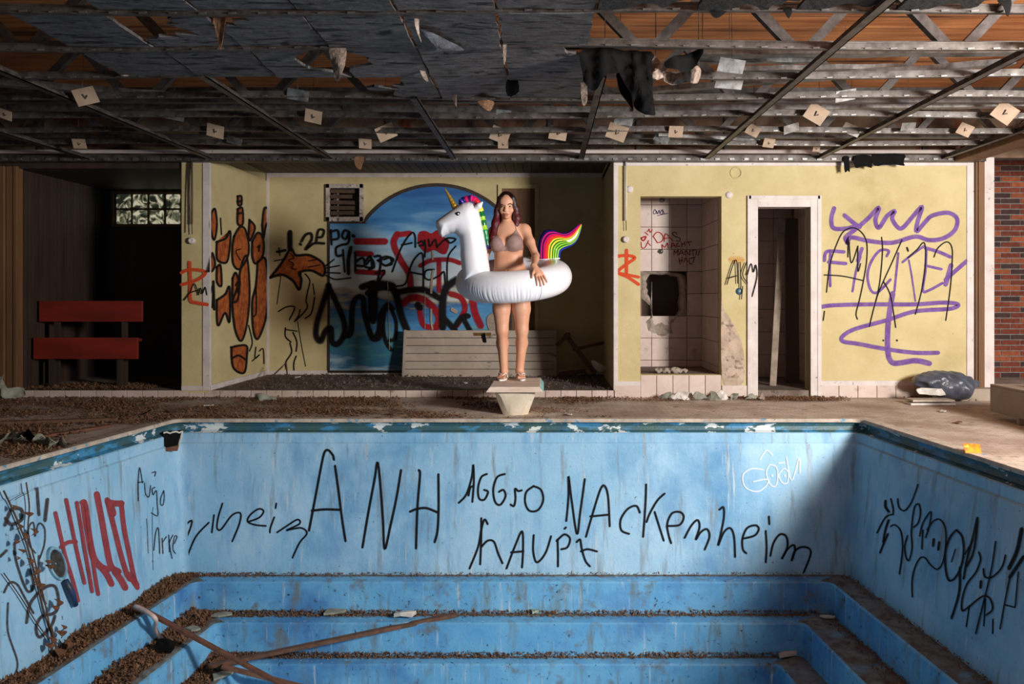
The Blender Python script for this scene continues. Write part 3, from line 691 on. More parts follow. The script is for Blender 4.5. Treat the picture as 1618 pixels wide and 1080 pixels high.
for row, (y0, y1, a, b) in enumerate(((3.57, 4.13, 1, 10), (4.17, 4.73, 0, 6), (4.77, 5.34, 0, 6), (5.38, 5.93, 3, 6))):
    for k in range(a, b):
        x0 = -2.85+.52*k; x1 = x0+.505; bites = []; lab = GEN; m = M_char; tl = (rng.uniform(-.02, .02), rng.uniform(-.03, .02)); seed += 1
        if row == 1 and k == 1: bites = [(x0, y0+.1, .34)]; lab = 'charred ceiling board with one corner broken away'
        if row == 1 and k == 2: bites = [(x0+.02, y0, .2)]
        if row == 2 and k == 2: bites = [(x1, y0+.25, .3)]; lab = 'charred ceiling board with a large hole burnt into its side'
        if row == 2 and k == 3: bites = [(x0, y0+.2, .2)]; lab = 'charred ceiling board with a ragged burnt edge beside the holed one'
        if row == 1 and k == 4: m = M_char; lab = 'charred ceiling board with a pale blistered patch'; tl = (-.05, -.04)
        if row == 2 and k == 5: bites = [(x1, y0, .16)]
        if row == 3 and k == 3: bites = [(x0, y0, .3), (x0, y1, .2)]; lab = 'narrow charred ceiling board beside bare orange boards'
        if row == 3 and k == 4: bites = [(x0+.3, y1, .12)]
        if row == 0 and k >= 6: bites = [(x0+.25, y1, .1), (x1, y1, .14)]; lab = 'burnt black ceiling board with hanging scraps over the bare roof boards'; m = mat('burnt_black_board', srgb(34, 33, 33), srgb(20, 19, 19), rough=.85, scale=14, bump=.8, bscale=20)
        if row == 2: tl = (tl[0], tl[1]-.03)
        o = torn_board(x0, x1, y0, y1, ZG+.006, seed, bites, tl, m, lab)
        if row == 1 and k == 4:
            pts = [(430, 140), (490, 155), (560, 190), (640, 235), (560, 240), (450, 245), (440, 200)]
            pp = [PZ(520+p[0]/2.996, p[1]/2.996, ZG-.02) for p in pts]
            # blister that bulges down from the board
            c_ = sum(pp, Vector())/len(pp); mb = MB(); rows_ = [[c_.lerp(p, t)+Vector((0, 0, -.03*(1-t*t)+.006*noise.noise(p*20+Vector((t*7, 0, 0))))) for p in smoothpts(pp, 4, True)] for t in (.02, .25, .5, .75, 1)]
            mb.grid(rows_, closed=True); b_ = mb.build('blister', M_char_foil, o, smooth=True)
# torn scraps dangling from seams
def scrap(pts, Y, m, name, lab, cat, depth=.03, thick=.006, seed=0, group=None):
    """crumpled sheet: pixel outline placed at its own distance, folded in depth"""
    ring = smoothpts([P(p[0], p[1], Y) for p in pts], 3, True); mb = MB()
    if name == 'rubble_scrap':
        jr = random.Random(seed); ring = [p+Vector((jr.uniform(-.022, .022), 0, jr.uniform(-.015, .02))) for p in ring[::2]]
    bm = bmesh.new(); f = bm.faces.new([bm.verts.new(p) for p in ring]); bmesh.ops.triangulate(bm, faces=[f])
    for _ in range(4):
        es = [e for e in bm.edges if e.calc_length() > .045]
        if es: bmesh.ops.subdivide_edges(bm, edges=es, cuts=1)
        bmesh.ops.triangulate(bm, faces=bm.faces)
    for v in bm.verts:
        p = v.co.copy(); v.co += Vector((0, depth*(1.3*noise.noise(Vector((p.x*7+seed, p.z*4, 1)))+.5*noise.noise(Vector((p.x*19, p.z*15+seed, 2)))), .25*depth*noise.noise(Vector((p.z*13, p.x*11+seed, 3)))))
    bmesh.ops.recalc_face_normals(bm, faces=bm.faces); bm.verts.index_update()
    n0 = len(bm.verts); V0 = [v.co.copy() for v in bm.verts]; mb.v = [tuple(p) for p in V0]+[tuple(p+Vector((0, thick, thick*.4))) for p in V0]
    mb.f = [tuple(v.index for v in f.verts) for f in bm.faces]+[tuple(v.index+n0 for v in f.verts)[::-1] for f in bm.faces]+[(e.verts[0].index, e.verts[1].index, e.verts[1].index+n0, e.verts[0].index+n0) for e in bm.edges if e.is_boundary]
    mb.mi = [0]*len(mb.f); bm.free()
    o = mb.build(name, m, smooth=True, sharp=50)
    if name in ('foil_insulation', 'membrane_flap', 'membrane_strip', 'membrane_scrap'): q_ = max(ring, key=lambda p: p.z); MB().tube([q_, Vector((q_.x, q_.y, 3.14))], .003, 5).build('wire', M_rail, o)
    return finish(o, lab, cat, group)
Yf = 4.9
scrap([(924, 78), (1030, 80), (1022, 110), (1024, 130), (1032, 160), (1034, 184), (1010, 176), (1000, 160), (990, 120), (972, 116), (955, 122), (940, 144), (926, 132), (921, 115)], Yf, M_black, 'membrane_flap', 'black torn membrane hanging down from the ceiling', 'membrane', .05, .01, 3)
scrap([(975, 112), (994, 120), (997, 150), (1000, 172), (990, 160), (978, 140)], Yf+.08, M_black, 'membrane_strip', 'narrow black membrane strip beside the big torn flap', 'membrane', .03, .008, 5)
scrap([(1022, 96), (1036, 86), (1048, 98), (1046, 112), (1050, 120), (1034, 124), (1022, 116)], 5.0, M_foil, 'foil_insulation', 'crumpled pale insulation hanging next to the black membrane', 'insulation', .12, .01, 8)
scrap([(1054, 112), (1085, 118), (1100, 106), (1108, 110), (1100, 134), (1070, 136), (1050, 128)], 5.1, M_foil, 'foil_insulation', 'crumpled brownish insulation curling away under the orange boards', 'insulation', .12, .01, 9)
scrap([(1056, 94), (1110, 80), (1090, 112), (1052, 110)], 4.95, M_black, 'membrane_scrap', 'dark scrap with a pale torn edge behind the insulation', 'membrane', .05, .01, 12)
for i, (pts, Y, lab) in enumerate(((((520, 70), (545, 72), (546, 105), (535, 130), (528, 118)), 4.75, 'pale curled scrap at the seam next to the holed board'), (((655, 0), (665, 10), (660, 40), (665, 66), (656, 40)), 4.3, 'yellowish strip curling from the seam beside the blistered board'),
    (((660, 100), (668, 104), (676, 128), (668, 122)), 5.2, 'small curled strip below the blistered board'), (((794, 40), (800, 35), (800, 85), (796, 100)), 4.7, 'thin shredded strip between two charred boards'), (((800, 130), (815, 122), (820, 145), (802, 152)), 5.5, 'black ragged scrap at the lower end of a board seam'),
    (((708, 130), (722, 128), (720, 160), (722, 170), (712, 150)), 5.85, 'pale torn strip hanging from the lowest row of boards'), (((755, 160), (780, 160), (775, 174), (765, 172)), 5.9, 'brown fibre tuft under the lowest row of boards'), (((918, 125), (926, 118), (928, 160), (920, 165)), 5.5, 'frayed pale tuft at the end of the charred boards'),
    (((183, 108), (205, 112), (200, 120), (188, 118)), 5.3, 'small white torn flake under a charred board near the dark side'), (((335, 22), (355, 25), (352, 45), (346, 78), (340, 60)), 4.3, 'brown hanging fibre strip between dark boards'),
    (((1120, 10), (1150, 14), (1136, 28), (1124, 26)), 4.15, 'small black rag over the orange boards'), (((1232, 14), (1250, 15), (1246, 30), (1238, 20)), 4.15, 'thin black tatter over the orange boards'), (((1575, 0), (1598, 0), (1590, 28), (1582, 12)), 4.1, 'black pointed tatter by the lit corner of the ceiling'))):
    dark = 'black' in lab
    scrap(pts, Y, M_black if dark else M_foil if 'brown' not in lab else M_leaf, 'torn_scrap', lab, 'scrap', .03, .004, 20+i, 'scraps dangling from the ceiling')
# pads with a tick mark, caught in the grid
cards = [(790, 213, 36, 20), (795, 228, 20, 0), (882, 210, 34, 8), (975, 209, 38, 18), (610, 209, 36, -25), (577, 227, 24, 3), (1290, 180, 40, 28), (1588, 178, 42, 30), (1190, 206, 26, 25), (1068, 208, 28, 0), (1215, 226, 22, 6), (1525, 205, 28, 20), (340, 207, 32, 14), (125, 227, 24, 0), (135, 152, 40, -15), (8, 181, 24, 20), (1290, 235, 14, 0), (495, 184, 32, 12)]
plates = [(1155, 104, 42, 5), (1152, 129, 44, 3), (1336, 151, 34, -12), (1345, 205, 30, 20), (1435, 200, 24, -5), (795, 180, 24, 3), (985, 190, 30, 5), (275, 182, 30, 12), (1250, 203, 26, -18), (1045, 219, 24, 20), (470, 150, 34, 8), (370, 222, 24, 15)]
M_tick = mat('dark_marker', srgb(40, 32, 28), rough=.6)
CL = ['large beige card pad tipped like a diamond over the unicorn float', 'small upright beige card pad just below the large one over the unicorn float', 'nearly square beige card pad over the head of the person', 'tipped beige card pad over the dark alcove corner',
    'beige card pad lying aslant over the arch of the mural', 'small upright beige card pad over the vent opening side of the mural', 'beige diamond card pad over the white doorway', 'beige diamond card pad over the brick wall', 'small tipped beige card pad before the doorway', 'flat wide beige card pad over the shower recess', 'small upright beige card pad near the doorway lintel', 'small tipped beige card pad over the end of the purple writing',
    'beige card pad tipped over the orange painted figures', 'small upright beige card pad over the bench room', 'large aslant beige card pad over the bench room', 'beige card pad over the brown entrance post', 'tiny upright beige card pad directly above the doorway frame', 'dull beige card pad over the vent opening']
PLn = ['upper shiny metal plate of the pair beside the crumpled insulation', 'lower shiny metal plate of the pair beside the crumpled insulation', 'bent shiny metal plate over the purple writing', 'small tipped metal plate below the bent one over the purple writing', 'small flat metal plate over the word in purple capitals', 'small grey metal plate over the horn of the unicorn', 'wide grey metal plate over the dark alcove corner', 'dull metal plate over the bench room', 'folded metal plate over the white doorway', 'small tipped metal plate over the shower recess', 'dull grey metal plate over the vent opening', 'small dull metal plate over the orange painted figures']
near = ['over the mural', 'over the unicorn float', 'over the shower recess', 'over the white doorway', 'over the purple writing', 'over the dark room']
def zone(px): return 'over the dark room' if px < 290 else 'over the mural' if px < 700 else 'over the unicorn float' if px < 965 else 'over the shower recess' if px < 1165 else 'over the white doorway' if px < 1300 else 'over the purple writing'
for i, (px, py, s, rot) in enumerate(cards):
    Y = 1.5*F/(CY-py)-.03; c_ = P(px, py, Y); hs = s/F*Y/2*.82
    rx = Vector((math.cos(R(rot)), .1, -math.sin(R(rot)))).normalized(); uz = Vector((math.sin(R(rot)), -.55, math.cos(R(rot)))).normalized(); uz = (uz-rx*uz.dot(rx)).normalized(); nn = rx.cross(uz)
    if nn.y > 0: nn = -nn
    q4 = [c_-rx*hs-uz*hs*.8, c_+rx*hs-uz*hs*.8, c_+rx*hs+uz*hs*.8, c_-rx*hs+uz*hs*.8]
    o = MB().prism([p for p in q4], -nn*.006).build('card_pad', M_card)
    finish(o, CL[i], 'card', 'card pads caught in the grid')
    MB().tube([c_+uz*hs*.7, Vector((c_.x, c_.y, 3.14))], .002, 5).build('wire', M_rail, o)
    t_ = [c_+nn*.004+rx*hs*a+uz*hs*b for a, b in ((-.15, .25), (-.05, -.2), (.2, .05))]
    MB().tube(t_, .004*s/30, 5).build('tick_mark', M_tick, o)
for i, (px, py, s, rot) in enumerate(plates):
    Y = 1.53*F/(CY-py)-.04; c_ = P(px, py, Y); hs = s/F*Y/2
    rx = Vector((math.cos(R(rot)), .1, -math.sin(R(rot)))).normalized(); uz = Vector((.1, -.45, 1)).normalized(); uz = (uz-rx*uz.dot(rx)).normalized(); nn = rx.cross(uz)
    nn = -nn if nn.y > 0 else nn
    q4 = [c_-rx*hs-uz*hs*.5, c_+rx*hs-uz*hs*.5, c_+rx*hs*1.05+uz*hs*.5, c_-rx*hs*.92+uz*hs*.55]
    mb = MB().prism(q4, -nn*.003); 
    o = mb.build('metal_plate', M_galv); MB().tube([c_+uz*hs*.4, Vector((c_.x, c_.y, 3.14))], .002, 5).build('wire', M_rail, o)
    finish(o, PLn[i], 'plate', 'sheet metal plates caught in the grid')
# timber beam at the lit corner
mb = MB().box(4.36, 4.6, 5.2, YW-.1, 2.53, 2.66)
beam = mb.build('timber_beam', M_post, bev=.01); finish(beam, 'brown timber beam running above the window posts', 'beam')
mb = MB()
for i in range(40):
    y = 5.3+i*.078; mb.bar((4.37+rng.uniform(-.03, .03), y, 2.66), (4.45+rng.uniform(-.05, .05), y+rng.uniform(.02, .1), 2.68+rng.uniform(-.02, .02)), .05, .03)
finish(mb.build('mortar_crust', M_plaster, beam), kind='stuff')
for (a, b, c_, d, lab) in ((1333, 252, 1342, 272, 'black torn rag hanging above the purple writing'), (1350, 250, 1378, 265, 'dark fibre panel scrap hanging under the toothed rail'), (1380, 248, 1428, 262, 'dark ragged strip hanging under the toothed rail')):
    scrap([(a, b-4), (c_, b-4), (c_-2, (b+d)/2), (c_, d), ((a+c_)/2, d-3), (a+2, d)], YW-.14, M_black, 'hanging_rag', lab, 'rag', .02, .005, a, 'rags under the toothed rail')
scrap([(560, 248), (575, 248), (572, 262), (570, 268), (562, 262)], YW-.13, M_leaf, 'hanging_rag', 'brown tuft hanging under the rail over the mural', 'rag', .02, .005, 77)
# ------------------------------------------------------------------ painted writing
K_ = paint_mat('spray_black', srgb(20, 17, 18), .5, 1.0, 60, .1)
K_soft = paint_mat('spray_black_soft', srgb(22, 19, 19), .8, .95, 30, .2)
K_thin = paint_mat('marker_dark', srgb(42, 34, 34), .4, .85, 50, .4)
BRN = paint_mat('spray_brown_grey', srgb(66, 56, 56), .5, .9, 40, .3)
RED = paint_mat('spray_red', srgb(168, 28, 34), .35, .95, 30, .2, srgb(140, 20, 30))
REDW = paint_mat('brushed_red', srgb(158, 66, 68), .15, .93, 40, .2, srgb(134, 54, 60))
REDL = paint_mat('marker_red', srgb(176, 32, 34), .3, .95, 60, .2)
REDD = paint_mat('marker_dark_red', srgb(110, 26, 30), .3, .95, 60, .2)
ORG = paint_mat('spray_orange', srgb(190, 106, 52), .3, .97, 12, .1, srgb(138, 60, 28))
ORR = paint_mat('spray_orange_red', srgb(206, 74, 38), .25, .95, 40, .15)
PUR = paint_mat('brushed_purple', srgb(102, 66, 136), .2, .93, 22, .35, srgb(126, 92, 160))
NAV = paint_mat('marker_navy', srgb(36, 30, 84), .3, .95, 60, .1)
WHT = paint_mat('chalk_white', srgb(232, 238, 242), .4, .95, 90, .3)
BW = (Vector((0, YE-.038, -.21)), Vector((0, -1.09, .052)))
LW = (Vector((-3.25+.038, YE, -.21)), Vector((1.09, -.109, .066)))
RW = (Vector((2.77-.046, YE, -.21)), Vector((-1.09, -.0916, .108)))
FWp = (Vector((0, YW, 0)), Vector((0, -1, 0)))
AWp = (Vector((0, YA, 0)), Vector((0, -1, 0)))
ALp = (Vector((XAL, 9, 0)), Vector((1, 0, 0)))
SHp = (Vector((0, YS-.012, 0)), Vector((0, -1, 0)))
A = (280, 650, 2.996); B_ = (800, 650, 2.996)
graffiti(pool, BW, A, [[(625,560),(650,430),(680,270),(697,195),(715,182),(737,205),(742,225)], [(748,258),(765,380),(780,500),(797,610)], [(640,468),(700,462),(770,464)],
    [(878,640),(905,480),(935,320),(950,240),(965,380),(975,520),(983,650),(1010,540),(1040,400),(1060,278)], [(1145,278),(1150,300),(1138,450),(1131,645)], [(1237,298),(1238,450),(1233,560),(1220,615)], [(1105,472),(1135,460),(1180,456),(1230,475)]], 15, K_, label='large black letters ANH')
graffiti(pool, BW, A, [[(22,600),(40,540),(70,515),(60,560),(30,625)], [(50,680),(90,590),(150,525)], [(175,490),(165,570)], [(215,435),(195,500),(190,550),(210,555),(260,490),(300,480),(295,530),(262,612)],
    [(340,520),(390,500),(410,470),(385,460),(345,490),(335,520),(370,535),(420,540)], [(460,500),(442,550),(440,570)], [(470,435),(467,455)], [(475,570),(520,540),(570,510),(580,530),(520,560),(545,555),(590,550),(615,575),(580,620),(547,690)]], 11, K_, label='black scrawl ending in heim')
graffiti(pool, BW, A, [[(1335,430),(1370,390),(1395,310),(1402,250),(1405,330),(1398,425)], [(1380,395),(1388,360),(1402,352)], [(1465,295),(1440,310),(1425,360),(1430,410),(1455,415),(1472,380),(1455,370)], [(1550,295),(1515,310),(1497,365),(1505,425),(1530,440),(1555,400),(1545,370),(1525,378)],
    [(1580,440),(1595,445),(1602,410),(1600,365),(1615,375),(1630,372)], [(1688,352),(1653,380),(1648,430),(1668,468),(1708,465),(1733,420),(1723,370),(1688,352)]], 13, K_, label='black word AGGrO')
graffiti(pool, BW, A, [[(1440,505),(1440,600),(1435,720)], [(1470,530),(1455,510),(1440,560),(1425,640),(1385,740)], [(1440,640),(1470,610),(1500,615),(1520,670),(1540,715)],
    [(1560,740),(1598,640),(1633,565),(1638,650),(1633,735)], [(1583,665),(1638,660)], [(1688,585),(1686,660),(1703,712),(1743,670),(1770,590)], [(1801,605),(1803,670),(1803,730)], [(1798,610),(1833,580),(1860,600),(1848,640),(1820,650)], [(1893,615),(1908,605),(1916,650),(1933,705),(1953,730)], [(1913,660),(1943,650),(1986,660)]], 13, K_, label='black word hAUPt')
graffiti(pool, BW, B_, [[(285,515),(295,400),(295,305),(310,420),(335,578),(350,480),(372,320)], [(278,552),(282,548)], [(378,590),(410,480),(445,370),(465,350),(482,400),(490,540)], [(400,495),(480,487)], [(632,475),(615,445),(575,460),(542,510),(545,560),(580,577)],
    [(662,345),(660,420),(655,500),(648,590)], [(748,388),(715,420),(680,480),(665,520)], [(703,475),(725,545),(745,608)], [(765,540),(820,535),(840,500),(825,475),(785,480),(762,530),(768,580),(780,620)], [(845,595),(875,540),(905,512),(915,545),(897,605),(920,570),(950,555),(962,590),(940,650)],
    [(1010,462),(1028,452),(1030,500),(1015,580),(1003,632),(1030,570),(1060,550),(1078,590),(1083,685)], [(1120,600),(1175,585),(1195,555),(1180,537),(1140,550),(1118,600),(1120,650),(1135,668)], [(1228,565),(1232,640),(1228,710)], [(1243,497),(1245,530)],
    [(1250,680),(1265,620),(1295,580),(1325,590),(1330,640),(1303,697),(1330,650),(1360,630),(1365,660),(1350,705),(1365,660),(1395,640),(1430,645),(1440,675),(1405,765)]], 13, K_, label='black word NAckenheim')
graffiti(pool, BW, B_, [[(1215,275),(1160,270),(1120,300),(1130,355),(1185,378),(1230,350),(1235,320),(1170,330)], [(1245,250),(1230,290),(1250,345),(1275,350),(1285,300),(1275,260),(1245,250)], (12, [(1258,302)]), [(1200,225),(1230,183),(1258,205)], [(1310,270),(1290,300),(1305,335),(1330,335),(1335,290),(1320,270),(1310,270)], (10, [(1318,303)]), [(1290,243),(1315,240)], [(1325,215),(1350,325),(1385,220),(1388,290)]], 7, WHT, label='small white chalked word')
C4 = (0, 760, 3.373); C1 = (0, 640, 3.852)
graffiti(pool, LW, C4, [[(293,170),(320,290),(345,400),(385,530),(413,635)], [(350,100),(375,220),(400,340),(425,450),(447,540)], [(322,350),(360,325),(400,322)], [(407,115),(430,250),(455,400),(488,585)], [(432,112),(455,125),(475,280),(500,480),(520,600)], (41, [(445,115),(465,250),(495,400),(535,455),(570,470)]), (36, [(540,460),(570,500),(592,545)]),
    (36, [(515,70),(540,200),(565,340),(590,450),(630,480)]), (38, [(610,480),(640,520),(665,565)]), (31, [(570,100),(600,220),(640,380),(670,480),(690,520)]), (29, [(645,115),(660,250),(690,400),(715,520),(730,565)]), (36, [(575,110),(610,118),(645,118)]), (41, [(590,130),(600,170)]), (36, [(690,500),(725,550)])], 23, REDW, label='red dripping word HALLO')
graffiti(pool, LW, C1, [[(840,580),(840,470),(848,378),(865,470)], [(838,470),(870,465)], [(878,475),(885,540),(905,555),(915,490)], [(940,500),(925,510),(930,545),(950,520),(955,600),(958,670),(920,655)], [(925,410),(945,405),(940,430)], [(995,520),(978,560),(975,600),(990,605),(998,560),(995,520)],
    (5, [(890,690),(895,760),(900,900)]), (4, [(930,620),(925,700),(930,1000)]), [(935,880),(945,780),(962,750),(970,900)], [(985,810),(990,900)], [(990,830),(1010,800)], [(1025,790),(1030,890)], [(1050,790),(1030,840),(1045,930)], [(1060,840),(1075,800),(1060,800),(1050,870),(1065,900)]], 9, K_thin, label='thin black scrawl next to the corner')
graffiti(pool, LW, C4, [[(20,590),(50,540),(90,550),(130,620),(175,700)], (12, [(185,380),(150,330),(150,250),(175,220),(185,290)]), (12, [(185,290),(205,225),(235,250),(235,330),(210,410)]), (26, [(25,230),(60,150),(110,150),(115,200),(60,230),(30,200)]), (22, [(140,750),(160,650),(230,570),(290,560),(310,640),(290,700),(220,720),(190,780),(210,830),(270,770),(290,720)]),
    [(205,400),(205,560),(240,650)], (20, [(0,400),(30,370)]), (22, [(195,40),(205,175)]), (26, [(250,100),(238,205)]), (18, [(75,330),(85,430),(140,580),(175,560),(160,470)]), (14, [(40,650),(40,800),(90,960),(70,1040),(20,1080)])], 16, BRN, label='grey-brown loops and a heart')
C5 = (1360, 740, 4.155)
graffiti(pool, RW, C5, [(22, [(165,215),(165,250),(185,280)]), [(200,200),(215,260),(215,290)], [(215,300),(165,320),(110,420)], (18, [(185,340),(165,400),(150,480)]), (16, [(180,430),(150,500),(130,550)]), [(245,200),(255,255),(290,275),(330,230),(360,160),(378,105)], [(200,378),(230,370),(265,410),(278,500),(270,600),(257,690)],
    [(350,385),(380,355),(395,290),(385,235),(360,245),(345,310),(335,420),(340,520),(320,600),(300,580),(292,510),(310,440)], [(390,440),(410,360),(450,295),(465,290),(455,370),(430,450)], [(440,400),(480,345),(525,335),(560,400),(560,520),(540,620),(505,660),(460,630),(425,585),(390,590),(355,660),(340,740),(342,840)], [(410,405),(405,525)],
    (20, [(482,465),(478,505)]), (20, [(518,485),(512,530)]), (18, [(630,405),(590,450),(560,540),(560,650),(580,730),(620,720),(660,650),(680,550),(670,450),(635,405)]), (10, [(625,530),(600,610)]), (20, [(655,650),(650,810),(600,980)]), (18, [(680,720),(700,600),(740,450),(770,320),(760,450),(740,560),(700,640)]), [(690,560),(740,470)],
    (16, [(780,550),(790,600),(760,680),(700,760),(670,860),(670,930),(710,910),(800,840),(850,850),(870,920),(830,960)]), (20, [(793,740),(790,780)]), (16, [(810,660),(820,710),(870,710),(930,650),(955,570)]), (14, [(890,480),(870,620),(840,760),(760,1080)]), (34, [(1060,400),(1030,540),(980,650)]), (30, [(1072,580),(985,710)]), [(985,710),(950,880),(920,1050)], [(1040,680),(1020,900)], [(955,895),(1015,910)], [(820,860),(810,1030)], [(715,900),(695,1035)], [(870,990),(868,1080)]], 13, K_, label='black looping scrawl with a face')
C8 = (1290, 300, 3.6)
graffiti(wall_fac, FWp, C8, [[(100,105),(85,160),(95,215),(160,220),(230,205)], [(160,145),(215,190),(245,210)], [(180,300),(165,270),(220,225),(290,165),(355,100),(335,170),(355,215),(400,150),(445,120),(430,160),(460,210),(490,215),(540,160),(600,95),(575,180),(570,235),(620,180),(660,145),(750,130),(800,165),(785,230),(720,275),(640,285),(560,265),(430,300),(300,290),(200,270),(175,300)]], 27, PUR, label='purple curly flourish')
graffiti(wall_fac, FWp, C8, [[(45,400),(60,350),(155,352)], [(70,410),(165,418)], (17, [(80,350),(75,420),(78,545)]), (24, [(258,335),(235,400)]), (15, [(250,380),(225,460),(205,575)]), (17, [(400,375),(410,345),(360,345),(310,410),(290,490),(310,570),(350,580),(420,510)]), (15, [(465,360),(455,460),(443,575)]), (15, [(490,410),(540,370),(610,320)]), (12, [(525,400),(540,480),(562,630)]), [(620,330),(690,350),(760,380)], (17, [(625,330),(620,450),(605,570),(640,570),(715,530)]), (17, [(620,430),(710,450)]), (30, [(735,535),(765,430)]), (26, [(735,510),(790,460),(860,400)])], 22, PUR, label='purple brushed word in capitals')
graffiti(wall_fac, FWp, C8, [[(25,665),(100,655),(300,650),(560,650),(720,640),(805,650),(760,675),(560,690),(400,740),(220,790),(150,830),(150,860),(240,875),(400,905),(560,925),(690,925)], (34, [(433,590),(415,700),(405,800),(405,900),(415,960),(450,985),(560,970),(640,985)])], 26, PUR, label='big purple zigzag underline')
graffiti(wall_fac, FWp, C8, [[(57,580),(75,430),(110,320),(150,240),(205,215),(255,240),(285,300),(285,400),(268,510),(245,620),(225,700),(232,733)], [(45,483),(150,490),(265,515)], [(180,270),(178,380)], [(185,300),(198,415),(235,320)], [(235,320),(235,460),(250,420)], [(370,270),(375,350),(360,520),(338,630)], [(485,285),(430,410),(380,520),(340,620),(300,775)], [(380,520),(420,600),(450,780)], [(520,385),(570,340),(612,300),(620,400),(600,560),(562,705)], [(668,380),(690,330),(740,295),(770,330),(770,430),(760,560),(735,740)], [(45,690),(38,740)]], 9, K_, off=.004, label='thin black sprayed letters over the purple')
graffiti(wall_fac, FWp, C8, [(12, [(380,855)]), (13, [(457,855)]), (14, [(515,330),(520,345)])], 10, K_)
graffiti(wall_fac, FWp, crop7, [(15, [(55,437),(100,430),(140,440),(100,470),(70,500),(110,520),(155,550)]), (17, [(105,410),(105,500)]), (14, [(80,505),(155,520)])], 15, ORR, label='red zigzag tag')
graffiti(wall_fac, FWp, crop7, [[(520,550),(545,470),(560,455),(565,545)], [(525,525),(560,515)], [(575,460),(578,560)], [(600,460),(585,510),(605,545)], [(605,510),(620,465),(630,500),(640,470),(645,520),(625,600)], [(585,560),(580,610)]], 6, K_, off=.03, label='black tag beside the doorway')
graffiti(wall_fac, FWp, crop7, [(40, [(548,450),(578,450)])], 40, paint_mat('spray_faint_orange', srgb(214, 150, 60), 1, .6, 20, .3))
o = graffiti(wall_fac, FWp, crop7, [], 5, mat('patch_plaster', srgb(196, 174, 154), srgb(164, 142, 124), rough=.95, scale=7, bump=1, bscale=26, layers=[(srgb(120, 104, 90), 16, .55, .66)]), name='bare_plaster_patch', fills=[[(500,600),(508,650),(540,700),(580,780),(597,880),(590,960),(540,968),(502,935)]]); o['label'] = 'bare plaster patch beside the shower recess'
mb = MB()
for px, py in ((1152, 308), (995, 299), (1168, 470)): mb = MB().lathe(P(px, py-10 if py > 400 else py, YW), [(0, -.02), (.02, -.022), (.036, -.012), (.04, 0)], 14, 'y').build('wall_socket', M_white if py < 400 else mat('socket_blue_grey', srgb(60, 90, 110), rough=.4), wall_fac, smooth=True)
MB().lathe(P(1163, 273, YW), [(.05, 0), (.05, -.008), (.066, -.01), (.07, 0)], 20, 'y').build('round_cover', M_yel, wall_fac, smooth=True)
# shower writing
graffiti(wsh, SHp, crop6, [[(250,490),(300,565)], [(245,490),(290,440),(340,450),(370,500),(350,550),(300,565)], [(380,550),(400,455),(485,545)], [(385,515),(440,505)], [(360,640),(355,590),(390,620),(420,570),(430,630)], [(465,630),(480,570),(525,620)], [(470,605),(510,600)], [(150,440),(185,470)], [(175,430),(205,400)], [(195,400),(215,440),(235,405)], (20, [(95,510),(160,490),(130,540),(95,510)]), [(100,560),(110,625),(150,620),(190,540)], [(180,560),(215,600)]], 13, REDL, label='red words DAS MACHT')
graffiti(wsh, SHp, crop6, [[(535,460),(510,435),(480,455),(520,490),(570,510),(570,545),(530,540)], [(555,570),(530,585),(545,610),(570,605)], [(590,560),(600,610)], [(625,550),(635,600)], [(595,585),(630,575)], [(650,560),(715,550)], [(680,555),(690,600)], [(500,710),(505,660),(525,690),(550,650),(545,715)], [(560,715),(590,660),(620,710)], [(570,695),(610,690)], [(640,715),(640,660),(690,715),(690,655)], [(700,665),(760,655)], [(730,660),(735,720)], [(775,660),(770,715)], [(810,660),(795,720)], [(560,750),(575,825)], [(600,740),(600,800)], [(565,790),(600,775)], [(625,800),(640,750),(665,800)], [(685,755),(690,815),(720,820)], [(700,755),(760,740)], [(745,750),(735,800)]], 13, REDD, label='dark red words MAN HALT')
graffiti(wsh, SHp, crop6, [[(250,190),(270,160),(285,200),(255,215),(250,190)], [(290,180),(300,215),(320,170),(330,210),(350,165),(365,210),(340,215)], [(365,160),(385,210),(425,205)], [(300,235),(390,215)]], 9, NAV)
